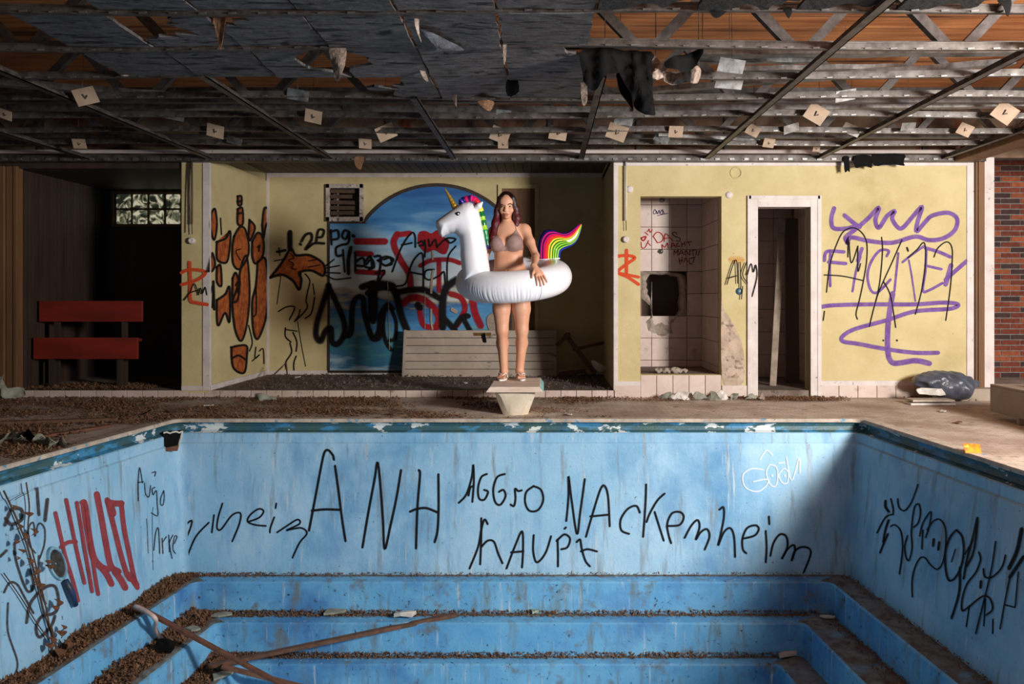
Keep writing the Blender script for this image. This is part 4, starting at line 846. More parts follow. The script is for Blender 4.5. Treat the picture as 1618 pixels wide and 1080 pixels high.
# alcove back wall: painted arch
MU = [(521, 585), (521, 353), (560, 353), (582, 353)]
for k in range(25):
    a = R(180-36.5-k*(180-2*36.5)/24); MU.append((690+140.5*math.cos(a), 435-140.5*math.sin(a)))
MU += [(805, 585)]
def mural_mat():
    m = mat('mural_paint', srgb(60, 120, 180), rough=.6); nt = m.node_tree; N = nt.nodes; L = nt.links; b = N['Principled BSDF']
    g = N.new('ShaderNodeNewGeometry'); sp = N.new('ShaderNodeSeparateXYZ'); L.new(g.outputs['Position'], sp.inputs[0])
    n = N.new('ShaderNodeTexNoise'); n.inputs['Scale'].default_value = 3.2; n.inputs['Detail'].default_value = 6
    mp = N.new('ShaderNodeMapping'); mp.inputs['Scale'].default_value = (.5, 1, 2.2); L.new(g.outputs['Position'], mp.inputs[0]); L.new(mp.outputs[0], n.inputs[0])
    s = N.new('ShaderNodeMath'); s.operation = 'MULTIPLY_ADD'; s.inputs[1].default_value = .5; L.new(n.outputs['Fac'], s.inputs[0])
    mr = N.new('ShaderNodeMapRange'); mr.inputs[1].default_value = az_(585); mr.inputs[2].default_value = az_(293); L.new(sp.outputs[2], mr.inputs[0])
    of = N.new('ShaderNodeMath'); of.operation = 'SUBTRACT'; of.inputs[1].default_value = .25; L.new(mr.outputs[0], of.inputs[0]); L.new(of.outputs[0], s.inputs[2])
    cr = N.new('ShaderNodeValToRGB'); el_ = cr.color_ramp.elements
    stops = [(0, (150, 176, 190)), (.06, (44, 104, 146)), (.13, (52, 120, 140)), (.2, (104, 150, 160)), (.27, (70, 140, 190)), (.36, (46, 104, 160)), (.39, (150, 146, 128)), (.46, (196, 200, 200)), (.58, (172, 194, 210)), (.7, (118, 164, 198)), (.82, (62, 124, 176)), (1, (28, 88, 152))]
    el_[0].position, el_[0].color = stops[0][0], srgb(*stops[0][1]); el_[1].position, el_[1].color = 1, srgb(*stops[-1][1])
    for p_, c_ in stops[1:-1]: e = el_.new(p_); e.color = srgb(*c_)
    L.new(s.outputs[0], cr.inputs[0]); L.new(cr.outputs[0], b.inputs['Base Color']); return m
pts = [PP(p[0], p[1], (0, YA, 0), Vector((0, -1, 0))) for p in MU]
mural = MB().prism([p+Vector((0, -.008, 0)) for p in pts], (0, .01, 0)).build('mural', mural_mat(), wall_back); mural['label'] = 'painted blue sky and sea in an arch'
mb = MB(); N_ = len(MU); cen = Vector((663, 440))
outp = []
for i in range(N_):
    a, b, c_ = Vector(MU[i-1]), Vector(MU[i]), Vector(MU[(i+1) % N_]); t1 = (b-a).normalized(); t2 = (c_-b).normalized()
    n1 = Vector((t1.y, -t1.x)); n2 = Vector((t2.y, -t2.x)); nn = (n1+n2); nn = nn/max(nn.length, .3)*1.2
    if nn.dot(b-cen) < 0: nn = -nn
    outp.append(b+nn*4.5)
pi = [PP(p[0], p[1], (0, YA-.014, 0), Vector((0, -1, 0))) for p in MU]; po = [PP(p[0], p[1], (0, YA-.014, 0), Vector((0, -1, 0))) for p in outp]
dv = Vector((0, .013, 0)); mb.grid([[p+dv for p in pi], pi, po, [p+dv for p in po]], closed=True)
mb.build('mural_border', mat('dark_border_paint', srgb(58, 44, 34), srgb(40, 30, 24), rough=.7, scale=8), wall_back)
o_al = .012
A2 = (420, 340, 4.155); A3 = (580, 340, 4.91)
graffiti(wall_back, AWp, A2, [(52, [(600,172),(780,172)]), (44, [(600,250),(690,255)]), (40, [(600,370),(770,380)])], 40, RED, off=o_al, label='red bars on the mural')
graffiti(wall_back, AWp, A3, [(60, [(235,150),(210,200),(220,260),(270,360),(330,460),(340,560)]), (50, [(260,150),(330,140)]), (42, [(420,390),(500,350),(640,345),(720,370)]), (45, [(560,360),(560,580)]), (66, [(290,680),(340,640),(430,650),(520,720),(560,800),(540,870)]), (52, [(650,610),(730,640),(760,730),(700,850)]), (66, [(820,660),(840,760),(880,850)]), (52, [(410,740),(440,850),(520,870)])], 40, RED, off=o_al, fills=[[(400,140),(450,120),(500,140),(550,115),(600,170),(640,200),(620,290),(580,300),(520,270),(460,290),(400,230)]], label='red arcs and a red blob on the mural')
graffiti(wall_back, AWp, A2, [(30, [(90,390)]), ], 10, ORG, off=.003, fills=[[(35,405),(100,325),(165,225),(200,262),(290,262),(378,322),(378,393),(300,365),(225,375),(235,420),(220,485),(180,430),(110,392)]], label='orange arrow head')
graffiti(wall_back, AWp, A2, [(22, [(32,408),(100,322),(165,222),(200,262),(290,262),(380,320),(380,395),(300,362),(222,375),(235,420),(220,488),(180,430),(110,390),(34,408)]), (46, [(160,118),(160,150),(160,215)]), (9, [(165,250),(185,280),(150,295),(185,320),(170,345),(200,355)]), (9, [(280,300),(340,290)]), (9, [(280,340),(360,325)])], 20, K_, off=.006, label='black outline of the orange arrow')
graffiti(wall_back, AWp, A2, [(22, [(240,170),(265,130),(300,120),(305,160),(265,225),(320,185),(385,185)]), (20, [(335,180),(350,100),(385,100),(375,140),(345,145)]), (20, [(430,100),(435,190)]), (20, [(430,110),(475,100),(480,150),(440,160)]), (20, [(550,110),(520,100),(505,140),(530,155),(550,110),(545,180),(500,195),(465,215),(470,265),(510,260)]), (29, [(577,137)]), (23, [(232,190)]),
    (17, [(510,230),(520,370)]), (31, [(560,215),(545,290),(545,380)]), (21, [(590,250),(590,360)]), (21, [(600,300),(640,280),(650,330),(600,330)]), (21, [(660,300),(690,270),(700,340),(660,340)]), (21, [(720,270),(760,280),(740,420)]), (18, [(780,290),(820,280),(830,320),(790,330)]), (12, [(400,330),(450,290)]), (12, [(405,345),(485,330)]), (12, [(390,375),(490,380)]), (12, [(400,395),(460,420),(560,410)]),
    (23, [(80,240),(130,230)]), (12, [(90,215),(95,260)]), (10, [(60,300),(110,290)])], 16, K_, off=.017, label='black tag beginning with 2')
graffiti(wall_back, AWp, A2, [(12, [(85,630),(140,600),(190,605),(155,685)]), (12, [(200,690),(270,610),(265,560),(275,500),(290,430),(260,385)]), (12, [(320,540),(300,640),(260,675)]), (10, [(310,450),(320,520)]), (12, [(225,620),(215,660),(190,695)]), (13, [(130,740),(130,795),(165,830)]), (10, [(135,750),(205,760)]), (13, [(180,770),(205,830),(200,890)]), (13, [(160,840),(170,900),(130,970),(145,1030)]), (13, [(200,925),(185,970),(187,1035)]), (7, [(100,400),(75,580)]), (7, [(210,700),(235,850),(262,990)])], 12, K_, off=.004, label='black stick figure')
graffiti(wall_back, AWp, A2, [(48, [(415,465),(370,600),(340,700),(335,790),(365,825),(395,760),(430,740),(440,830),(480,840),(520,770),(510,680),(450,540),(415,465)]), (48, [(520,790),(560,770),(570,600),(600,540),(640,545),(650,640),(680,750),(710,810),(745,760),(760,650),(800,600)]), (71, [(700,460),(705,680)]), (57, [(640,470),(700,450),(780,450),(830,460)])], 46, K_, off=.018, label='fat black loops on the mural')
graffiti(wall_back, AWp, A3, [(18, [(200,435),(270,250),(345,140),(375,160),(378,245)]), (18, [(275,230),(350,215)]), (18, [(400,215),(430,200),(440,230),(410,235)]), (18, [(450,195),(455,250),(450,320)]), (18, [(480,190),(490,240),(530,190),(545,250)]), (18, [(550,240),(620,180),(690,185),(650,215),(615,190)]), (18, [(230,550),(300,530),(330,430),(370,340),(430,295),(440,420),(440,560)]), (18, [(330,440),(440,460)]), (18, [(520,420),(460,430),(450,480),(490,500),(560,470),(600,440),(610,540)]), (15, [(690,240),(630,330),(625,520)]), (22, [(0,380),(40,340),(60,400),(20,420)]), (22, [(90,350),(150,320),(210,345),(150,390),(90,350)]), (20, [(70,450),(140,430),(90,520)])], 15, K_, off=.019, label='black words over the red')
graffiti(wall_back, AWp, A3, [(72, [(20,600),(100,560),(200,570),(240,660),(270,780),(310,880)]), (62, [(230,600),(330,580),(450,580),(560,640)]), (74, [(700,500),(620,560),(590,680),(590,860)]), (60, [(600,800),(680,880)]), (56, [(780,780),(740,790),(700,840)]), (50, [(750,800),(800,890)]), (36, [(150,700),(130,850),(150,980),(190,1040)]), (36, [(190,720),(230,830),(220,950),(180,970)]), (76, [(405,705)]), (90, [(50,620),(50,780)]), (44, [(20,900),(60,960),(110,930),(120,760),(160,690),(200,720)])], 40, K_, off=.02, label='fat black letters on the mural')
o = graffiti(wall_back, AWp, (560, 400, 2), [], 5, M_plaster, name='bare_plaster_patch', off=.021, fills=[[(425,195),(470,180),(480,240),(470,270),(440,262),(420,225)]])
o = graffiti(wall_back, AWp, A3, [(16, [(510,280),(512,340)]), (18, [(515,430),(505,500),(500,600)]), (16, [(500,730),(500,820),(510,880)]), (34, [(665,730),(690,745)]), (5, [(163,520),(170,700),(178,1040)]), (5, [(452,590),(452,880)])], 8, paint_mat('chipped_pale', srgb(168, 152, 136), .2, 1, 90, .4), off=.022)
# alcove left wall: orange figures
AL = (280, 290, 3.484)
shapes = [[(185,160),(205,140),(215,230),(200,310),(180,240)], [(215,320),(265,300),(285,260),(290,300),(275,420),(245,435),(215,410)], [(310,290),(340,240),(370,250),(390,330),(385,400),(340,470),(305,440),(300,350)], [(330,70),(350,70),(350,115),(332,115)], [(330,140),(355,135),(358,220),(330,220)],
    [(355,430),(380,400),(395,560),(390,700),(370,820),(345,865),(315,800),(300,660),(318,600),(340,560),(340,500)], [(302,520),(320,490),(338,560),(328,640),(302,640)], [(410,320),(440,270),(470,300),(470,390),(430,440),(410,400)], [(440,430),(480,410),(495,520),(495,650),(480,760),(440,855),(415,800),(410,650),(430,560)], [(465,230),(482,130),(542,208),(490,220),(472,300)],
    [(215,640),(260,610),(285,570),(285,760),(260,710),(225,780),(215,740)], [(215,460),(235,450),(240,560),(215,540)], [(395,200),(425,240),(400,310),(390,290)], [(295,900),(375,890),(380,950),(365,1040),(305,1010)], [(172,480),(186,380),(205,440),(190,480)]]
graffiti(pil, ALp, AL, [], 8, ORG, off=.003, fills=shapes, label='orange cartoon shapes')
graffiti(pil, ALp, AL, [s+[s[0]] for s in shapes]+[[(330,100),(350,95)], [(330,165),(356,160)], (8, [(345,420),(330,400),(320,370),(345,360)]), (10, [(440,350),(450,340),(445,370)]), (10, [(318,560),(330,540),(330,600)]), (10, [(425,600),(430,570),(432,700),(420,730)]), (15, [(300,960),(335,945),(375,970)]), (8, [(390,780),(410,870),(395,920)]), (8, [(430,900),(425,960),(450,940),(410,975)]), (8, [(450,920),(470,910),(475,990)]), (8, [(235,190),(240,280)]), (12, [(180,600),(195,560),(190,680)]), (18, [(195,540),(200,690)])], 15, K_, off=.007, label='black outlines of the orange shapes')
graffiti(pil, (Vector((0, YW-.012, 0)), Vector((0, -1, 0))), AL, [(20, [(25,490),(60,475),(120,475),(158,490),(120,525),(50,550),(25,555)]), (22, [(70,435),(75,560),(75,640),(110,655),(165,665)])], 20, ORR, label='red tag on the pillar')
graffiti(pil, (Vector((0, YW-.012, 0)), Vector((0, -1, 0))), AL, [(9, [(40,640),(70,600),(95,550),(120,610)]), (8, [(70,600),(120,585)]), (9, [(118,610),(130,575),(140,605),(155,570),(165,610)])], 9, K_, off=.004, label='black tag over the red')
# ------------------------------------------------------------------ things in the alcove
ve = empty('vent_window', (ax_(546), YA-.03, az_(350)), 'white framed vent opening with broken wooden slats beside the mural', 'vent')
x0, x1, z0, z1 = ax_(516), ax_(575), az_(350), az_(291)
M_flake = mat('flaking_white_wood', srgb(190, 180, 170), srgb(150, 138, 128), rough=.8, scale=14, bump=.4, layers=[(srgb(70, 60, 52), 25, .58, .66)])
for a in ((x0, x1, z0, z0+.06), (x0, x1, z1-.055, z1), (x0, x0+.05, z0, z1), (x1-.05, x1, z0, z1)): MB().box(a[0], a[1], YA-.045, YA+.0, a[2], a[3]).build('frame', M_flake, ve, bev=.004)
MB().box(vx0-.02, vx0, YA+.0, YA+.7, vz0-.02, vz1+.02).box(vx1, vx1+.02, YA+.0, YA+.7, vz0-.02, vz1+.02).box(vx0, vx1, YA+.0, YA+.7, vz0-.02, vz0).box(vx0, vx1, YA+.0, YA+.7, vz1, vz1+.02).box(vx0, vx1, YA+.68, YA+.7, vz0, vz1).build('duct', M_plaster, ve)
for k in range(5):
    z = z0+.075+k*.072; MB().bar((x0+.055, YA-.03, z+.03), (x1-.1-rng.random()*.05, YA-.03, z+.03+rng.uniform(-.01, .01)), .012, .05, up=(0, 0, 1)).build('slat', mat('vent_slat_wood', srgb(82, 60, 44), srgb(60, 44, 34), rough=.8, scale=10), ve)
# door leaf leaning against the wall on its long side
le = empty('door_leaf', (ax_(750), 10.0, ST), 'pale grooved door leaf lying on its side under the mural', 'door leaf')
Yd = 9.98; dz = lambda py: P(0, py, Yd).z; dx = lambda px: P(px, 0, Yd).x
M_leafd = mat('pale_door_leaf', srgb(176, 160, 146), srgb(158, 142, 128), rough=.6, scale=4, layers=[(srgb(96, 84, 76), 12, .63, .7, (.4, 1, 1))])
zt, zb = dz(522), ST
nb = 6
for k in range(nb):
    a, b = zb+(zt-zb)*k/nb, zb+(zt-zb)*(k+1)/nb; lean = lambda z: .24*(z-zb)
    MB().add([(dx(636), Yd+lean(a), a+.003), (dx(880), Yd+lean(a), a+.003), (dx(880), Yd+lean(b), b-.003), (dx(636), Yd+lean(b), b-.003), (dx(636), Yd+lean(a)+.035, a+.003), (dx(880), Yd+lean(a)+.035, a+.003), (dx(880), Yd+lean(b)+.035, b-.003), (dx(636), Yd+lean(b)+.035, b-.003)],
        [(0,1,2,3),(7,6,5,4),(0,4,5,1),(1,5,6,2),(2,6,7,3),(3,7,4,0)]).build('panel', M_leafd, le, bev=.004)
for a, b in ((636, 640), (876, 881)): MB().bar((dx(a)+.01, Yd+.012, zb), (dx(a)+.01, Yd+.012+.24*(zt-zb), zt), .03, .05, up=(0, -1, 0)).build('edge_rail', M_leafd, le)
yl = Yd+.24*(dz(528)-zb)-.004
lk = MB().box(dx(747), dx(775), yl-.005, yl+.03, dz(531), dz(526)).build('lock_plate', mat('dull_brass', srgb(150, 118, 62), srgb(110, 84, 46), rough=.4, metal=.7, scale=20), le)
MB().tube([(dx(764), yl-.01, dz(527)), (dx(766), yl-.035, dz(535)), (dx(767), yl-.045, dz(541)), (dx(764), yl-.03, dz(541)), (dx(762), yl-.03, dz(528))], .01, 8).build('handle', M_black, lk, smooth=True)
o = graffiti(le, (Vector((0, Yd+.11, dz(560))), Vector((0, -1, .24))), (770, 540, 2), [(22, [(10,46),(28,50)]), (26, [(55,48),(70,50)])], 12, paint_mat('spray_orange_blot', srgb(230, 96, 30), .8, .9, 30, .3), name='orange_blot', off=.006)
# wooden frame pieces in the shadowed corner
for i, (a, b, w_) in enumerate((((893, 527), (940, 590), .06), ((880, 545), (900, 527), .05), ((884, 590), (925, 586), .05), ((905, 552), (960, 540), .04))):
    pa, pb = P(a[0], a[1], 10.0), P(b[0], b[1], 9.8+.05*i); pa.z = max(pa.z, ST+.02); pb.z = max(pb.z, ST+.02)
    finish(MB().bar(pa, pb, w_, .03, up=(0, -1, 0)).build('broken_batten', M_stick, bev=.003), ('long broken batten leaning in the dark alcove corner', 'short broken batten behind the long leaning one', 'broken batten lying on the floor of the dark alcove corner', 'thin broken batten crossing the dark alcove corner')[i], 'batten', 'broken battens in the alcove')
scrap([(935, 570), (950, 575), (958, 582), (948, 587), (938, 580)], 9.4, M_whitejunk, 'white_scrap', 'white plastic scrap in front of the dark alcove corner', 'scrap', .05, .01, 91)
# doorway outline in the shadowed back wall, behind the person
mb = MB().box(ax_(787), ax_(793), YA-.03, YA, ST, az_(292)).box(ax_(845), ax_(851), YA-.03, YA, ST, az_(292)).box(ax_(793), ax_(845), YA-.03, YA, az_(298), az_(292))
struct('door_2', mb, M_yel)
MB().box(ax_(793), ax_(845), YA-.012, YA, .1, az_(298)).build('door_panel', M_post, bpy.data.objects['door_2'])
# hanging cables
for (px, y0, y1, lab) in ((989, 253, 356, 'thin cable conduit with a bulb socket hanging beside the shower recess'), (303, 254, 362, 'double cable hanging on the yellow pillar')):
    e = empty('hanging_cable', P(px, y1, YW-.04), lab, 'cable')
    MB().tube([P(px, y0, YW-.04), P(px+.5, (y0+y1)/2, YW-.045), P(px, y1-8, YW-.04)], .011, 8).build('conduit', M_white if px > 900 else mat('brown_cable', srgb(84, 66, 50), rough=.6), e, smooth=True)
    if px < 900: MB().tube([P(px-2, y0, YW-.05), P(px-4, (y0+y1)/2, YW-.05), P(px-5, y1+5, YW-.05)], .006, 6).build('cable', M_rail, e, smooth=True)
    MB().tube([P(px, y1-8, YW-.04), P(px+.5, y1+8, YW-.04)], .004, 6).build('wire', M_black, e)
    MB().lathe(P(px, y1+22 if px > 900 else y1+18, YW-.02), [(0, -.012), (.022, -.03), (.034, -.02), (.036, 0), (.034, .02)], 14, 'y').build('socket', M_white, e, smooth=True)
# ------------------------------------------------------------------ starting block
bc = -.2786
blk = empty('starting_block', (bc, 7.5, 0), 'white and teal starting block at the pool edge under the person', 'diving block')
M_blk = mat('weathered_block_board', srgb(232, 216, 202), srgb(206, 182, 164), rough=.75, scale=7, stretch=(.35, 3, 1), bump=.3, bscale=30, layers=[(srgb(128, 84, 66), 5, .62, .72, (.25, 4, 1))])
M_teal = mat('pale_teal_paint', srgb(150, 204, 204), srgb(120, 170, 172), rough=.6, scale=9)
def trap(y0, y1, zt_, zb_, ht, hb, mats):
    mb = MB(); v = [(bc-ht, y0+.012, zt_), (bc+ht, y0+.012, zt_), (bc+ht, y1, zt_), (bc-ht, y1, zt_), (bc-hb, y0, zb_), (bc+hb, y0, zb_), (bc+hb, y1, zb_), (bc-hb, y1, zb_)]
    mb.add(v, [(0, 1, 2, 3), (7, 6, 5, 4), (0, 4, 5, 1), (2, 6, 7, 3)], 0); mb.add(v, [(1, 5, 6, 2), (3, 7, 4, 0)], 1); return mb
trap(7.17, 8.03, .262, .221, .232, .262, None).build('board', [M_blk, M_teal], blk, bev=.004)
for k in range(5):
    y0 = 7.185+k*.17; MB().box(bc-.228, bc+.228, y0, y0+.164, .258, .27).build('plank', M_blk, blk, bev=.003)
def octo(z, hw, y0, y1, ch):
    return [Vector((bc-hw+ch*1.1, y0+.01, z)), Vector((bc-hw*.18, y0-.0, z)), Vector((bc+hw-ch, y0+.02, z)), Vector((bc+hw, y0+.02+ch, z)), Vector((bc+hw, y1-ch, z)), Vector((bc+hw-ch, y1, z)), Vector((bc-hw+ch, y1, z)), Vector((bc-hw, y1-ch, z)), Vector((bc-hw, y0+ch, z))]
mb = MB(); mb.grid([octo(-.005, .115, 7.27, 7.55, .05), octo(.01, .118, 7.268, 7.56, .05), octo(.17, .178, 7.23, 7.68, .045), octo(.2, .182, 7.225, 7.69, .03), octo(.222, .185, 7.225, 7.7, .02)], closed=True)
mb.add(octo(.222, .185, 7.225, 7.7, .02), [tuple(range(9))])
mb.build('pedestal', mat('chipped_white_concrete', srgb(222, 210, 188), srgb(204, 190, 166), rough=.8, scale=8, bump=.25, layers=[(srgb(120, 100, 80), 26, .64, .72)]), blk, smooth=True, sharp=25)
# ------------------------------------------------------------------ unicorn float
RC = Vector((P(812, 0, 7.75).x, 7.75, 1.262)); RM, RT = .42, .15; TILT = R(11.5); ROLL = R(3.5)
def ring(th, ph, off=0):
    """th degrees around from the camera side towards the tail, ph degrees around the tube from outside to top"""
    th, ph = R(th), R(ph); rr = RM+(RT+off)*math.cos(ph); x, y, z = rr*math.sin(th), -rr*math.cos(th), (RT+off)*math.sin(ph)
    y, z = y*math.cos(TILT)-z*math.sin(TILT), y*math.sin(TILT)+z*math.cos(TILT)
    x, z = x*math.cos(ROLL)-z*math.sin(ROLL), x*math.sin(ROLL)+z*math.cos(ROLL)
    return RC+Vector((x, y, z))
uni = empty('unicorn_float', (RC.x, RC.y, 1.05), 'white inflatable unicorn swim ring with rainbow mane and tail held around the waist', 'swim ring')
M_vinyl = mat('white_vinyl', srgb(244, 242, 248), rough=.26, spec=.5, sss=.08)
rows_ = []
for i in range(420):
    th = 360*i/420; r_ = []
    for j in range(40):
        ph = 360*j/40; p = math.sin(R(ph+25)); wv = .5+.5*math.sin(th*1.75+2*math.sin(th*.31)+.8*math.sin(th*.9))
        band = math.exp(-((ph-340+360*(ph < 160))/30)**2) if True else 0
        band = math.exp(-(((ph+180) % 360-180+22)/26)**2)
        amp = .0055*band*(.55+.45*math.sin(th*.043+1))+.002*math.exp(-(((ph+180) % 360-180-178)/30)**2)
        r_.append(ring(th, ph, -amp*wv**2*1.6))
    rows_.append(r_)
rows_.append(rows_[0])
MB().grid(rows_, closed=True).build('ring', M_vinyl, uni, smooth=True)
MB().tube([ring(28, ph, .0015) for ph in range(-60, 130, 8)], .0025, 5).build('seam', mat('vinyl_seam', srgb(200, 196, 208), rough=.3), uni, smooth=True)
# head and neck: outline inflated like a pillow
UY = 7.50
out = [(731.5, 446), (730, 425), (728, 406), (727.5, 388), (726, 375), (719.5, 368.5), (711, 368), (704, 371), (699, 374.5), (694.5, 371), (691.5, 363), (688.2, 356), (689, 349.5), (694, 345.5), (706, 337), (717, 329.5), (723.5, 325), (731, 320.5), (741, 319), (749, 322), (756, 330), (760, 345), (765, 370), (770, 400), (774.5, 430), (775, 446)]
pol = np.array([[(p[0]-CX)/F*UY, H-(p[1]-CY)/F*UY] for p in out])
def inflate(pol, yc, Rr, h, lean=lambda Z: 0*Z):
    lo = pol.min(0)-.03; hi = pol.max(0)+.03
    ax = [np.arange(lo[0], hi[0]+h, h), np.arange(yc-Rr*1.1-.03-.08, yc+Rr*1.1+.03+.08, h), np.arange(lo[1], hi[1]+h, h)]
    X, Z = np.meshgrid(ax[0], ax[2], indexing='ij'); D = np.full(X.shape, 9.0); ins = np.zeros(X.shape, bool); n = len(pol)
    for i in range(n):
        a, b = pol[i], pol[(i+1) % n]; ab = b-a; t = np.clip(((X-a[0])*ab[0]+(Z-a[1])*ab[1])/(ab@ab), 0, 1)
        D = np.minimum(D, np.hypot(X-a[0]-t*ab[0], Z-a[1]-t*ab[1]))
        c = ((a[1] > Z) != (b[1] > Z)) & (X < (b[0]-a[0])*(Z-a[1])/((b[1]-a[1]) or 1e-9)+a[0]); ins ^= c
    T = np.where(ins, np.sqrt(np.maximum(Rr**2-(Rr-np.minimum(D, Rr))**2, 0)), 0)
    Yv = ax[1][None, :, None]-yc-lean(Z)[:, None, :]
    Fv = np.where(ins[:, None, :], np.abs(Yv)-T[:, None, :], np.sqrt(D[:, None, :]**2+Yv**2)).astype(np.float32)
    return Fv, ax
Fv, ax3 = inflate(pol, UY, .135, .005)
head = netobj('head_and_neck', Fv, ax3, M_vinyl, uni, smooth=4)
# puckered seam of the muzzle
mp_ = [(694, 345.5), (689, 350), (688.5, 356), (691.5, 363), (694.5, 370.5), (699, 374)]
sm = smoothpts([P(p[0]+.6, p[1], UY) for p in mp_], 6)
MB().tube([p+Vector((0, .004*math.sin(i*2.2), 0)) for i, p in enumerate(sm)], [.004+.0018*math.sin(i*2.2) for i in range(len(sm))], 8).build('muzzle_seam', mat('vinyl_seam_pink', srgb(206, 188, 200), rough=.35), uni, smooth=True)
# ear
for dy in (-.055, .055):
    a, b, c_ = P(750, 331, UY+dy), P(757, 325, UY+dy*1.4), P(762, 319.5, UY+dy*1.6)
    Fv2, a2 = field([rc(a, b, .026, .027, .01), rc(b, c_, .027, .009, .01)], np.minimum(a, c_)-.05, np.maximum(a, c_)+.05, .005)
    netobj('ear', Fv2, a2, M_vinyl, uni, smooth=2)
# eyes on both cheeks
for s in (-1, 1):
    ex, ez = P(726.3, 0, UY).x, P(0, 340, UY).z; bi = (np.abs(ax3[0]-ex).argmin(), np.abs(ax3[2]-ez).argmin())
    col = ax3[1][Fv[bi[0], :, bi[1]] < 0]; ey = (col.min() if s < 0 else col.max()); ey += .001*s
    e_ = MB().lathe((ex, ey, ez), [(0, s*.006), (.012, s*.006), (.02, s*.003), (.022, -s*.004)], 20, 'y').build('eye', mat('eye_black', srgb(18, 16, 18), rough=.3), uni, smooth=True)
    MB().lathe((ex+.001, ey+s*.006, ez+.001), [(0, s*.003), (.006, s*.003), (.008, 0)], 16, 'y').build('eye_highlight', mat('eye_white', srgb(236, 234, 236), rough=.3), e_, smooth=True)
# horn
hb, ht = P(720.5, 330, UY), P(702.5, 296.5, UY-.02)
n = 40; pts = [hb.lerp(ht, i/n) for i in range(n+1)]
MB().tube(pts, [.031*(1-i/n)**.9*(1+.05*math.sin(i*1.1))+.003 for i in range(n+1)], 20).build('horn', mat('gold_vinyl', srgb(206, 166, 74), srgb(186, 144, 56), rough=.3, metal=.55, scale=8), uni, smooth=True)
# rainbow pieces
def ramp_mat(name, cols, axis):
    m = mat(name, (1, 1, 1, 1), rough=.22); nt = m.node_tree; N = nt.nodes; L = nt.links; b = N['Principled BSDF']
    uv = N.new('ShaderNodeUVMap'); sp = N.new('ShaderNodeSeparateXYZ'); L.new(uv.outputs[0], sp.inputs[0]); cr = N.new('ShaderNodeValToRGB'); cr.color_ramp.interpolation = 'CONSTANT'
    e = cr.color_ramp.elements; e[0].position = 0; e[0].color = srgb(*cols[0][1]); e[1].position = cols[1][0]; e[1].color = srgb(*cols[1][1])
    for p_, c_ in cols[2:]: x = e.new(p_); x.color = srgb(*c_)
    L.new(sp.outputs[axis], cr.inputs[0]); L.new(cr.outputs[0], b.inputs['Base Color']); b.inputs['Subsurface Weight'].default_value = 0; return m
navy, pink, purp, mag, redo, yel, dg, lime, blue = (24, 26, 104), (226, 40, 132), (70, 18, 92), (230, 28, 96), (232, 70, 42), (242, 232, 60), (14, 112, 44), (168, 218, 52), (30, 54, 160)
TM = ramp_mat('rainbow_tail', [(0, navy), (.14, pink), (.2, purp), (.26, mag), (.36, redo), (.47, yel), (.52, dg), (.57, yel), (.63, dg), (.68, lime), (.73, dg), (.77, lime), (.82, dg), (.87, lime), (.91, blue)], 0)
TY = ring(122, 80).y
Ac = [(849, 411), (849, 395), (850.7, 379), (858.5, 365), (871.5, 362.5), (888, 367.5), (900, 364.5), (910, 357), (918, 353)]
Bc = [(885, 408), (885.5, 402), (887, 397), (892, 394), (897.4, 391.5), (905, 387.5), (912, 380), (916.5, 369), (919.5, 356)]
As, Bs = smoothpts([P(p[0], p[1], TY) for p in Ac], 5), smoothpts([P(p[0], p[1], TY) for p in Bc], 5)
mb = MB(); nr = 28; N_ = len(As); base = 0
for i in range(N_):
    a, b = As[i], Bs[i]; wd = (b-a).length; s_ = i/(N_-1); tk = min(.07, wd*.36)*(.75+.25*min(1, s_*5))
    for j in range(nr):
        q_ = 2*math.pi*j/nr; u_ = .5-.5*math.cos(q_)
        p = a.lerp(b, u_)+Vector((0, -tk*math.sin(q_)*(abs(math.sin(q_))**-.25 if abs(math.sin(q_)) > .05 else 1), 0)); mb.v.append(tuple(p)); mb.uv.append((u_, s_))
for i in range(N_-1):
    for j in range(nr):
        j2 = (j+1) % nr; mb.f.append((i*nr+j, i*nr+j2, (i+1)*nr+j2, (i+1)*nr+j)); mb.mi.append(0)
mb.f.append(tuple(range(nr))); mb.mi.append(0); mb.f.append(tuple(range((N_-1)*nr, N_*nr))); mb.mi.append(0)
mb.build('tail', TM, uni, smooth=True)
MB().tube([P(846, 410.5, TY-.03), P(866, 409.5, TY-.055), P(884.5, 408, TY-.03)], .007, 8).build('tail_flap', M_vinyl, uni, smooth=True)
MM = ramp_mat('rainbow_mane', [(0, navy), (.1, (90, 70, 190)), (.14, navy), (.2, mag), (.25, purp), (.31, pink), (.36, mag), (.42, (226, 40, 60)), (.5, redo), (.56, yel), (.62, dg), (.68, lime), (.72, dg), (.77, lime), (.81, (20, 140, 80)), (.9, (14, 100, 70)), (.95, navy)], 0)
mc = smoothpts([P(p[0], p[1], UY) for p in [(727, 324), (730, 318), (737, 314.5), (746, 313.5), (753, 318), (757.5, 327), (761.5, 340), (765, 357), (768.5, 376), (771.5, 393)]], 6)
mb = MB(); nr = 14; n = len(mc)
for i, p in enumerate(mc):
    t = (mc[min(i+1, n-1)]-mc[max(i-1, 0)]).normalized(); sd = Vector((0, 1, 0)); up = t.cross(sd).normalized(); s_ = i/(n-1)
    rr = .033*min(1, (s_*9+.12))**.5*min(1, (1-s_)*6+.1)**.5*(1+.07*math.sin(i*1.6))*(1-.25*s_)
    for j in range(nr):
        q_ = 2*math.pi*j/nr; mb.v.append(tuple(p+up*rr*math.cos(q_)+sd*rr*1.15*math.sin(q_))); mb.uv.append((s_, j/nr))
for i in range(n-1):
    for j in range(nr): j2 = (j+1) % nr; mb.f.append((i*nr+j, i*nr+j2, (i+1)*nr+j2, (i+1)*nr+j)); mb.mi.append(0)
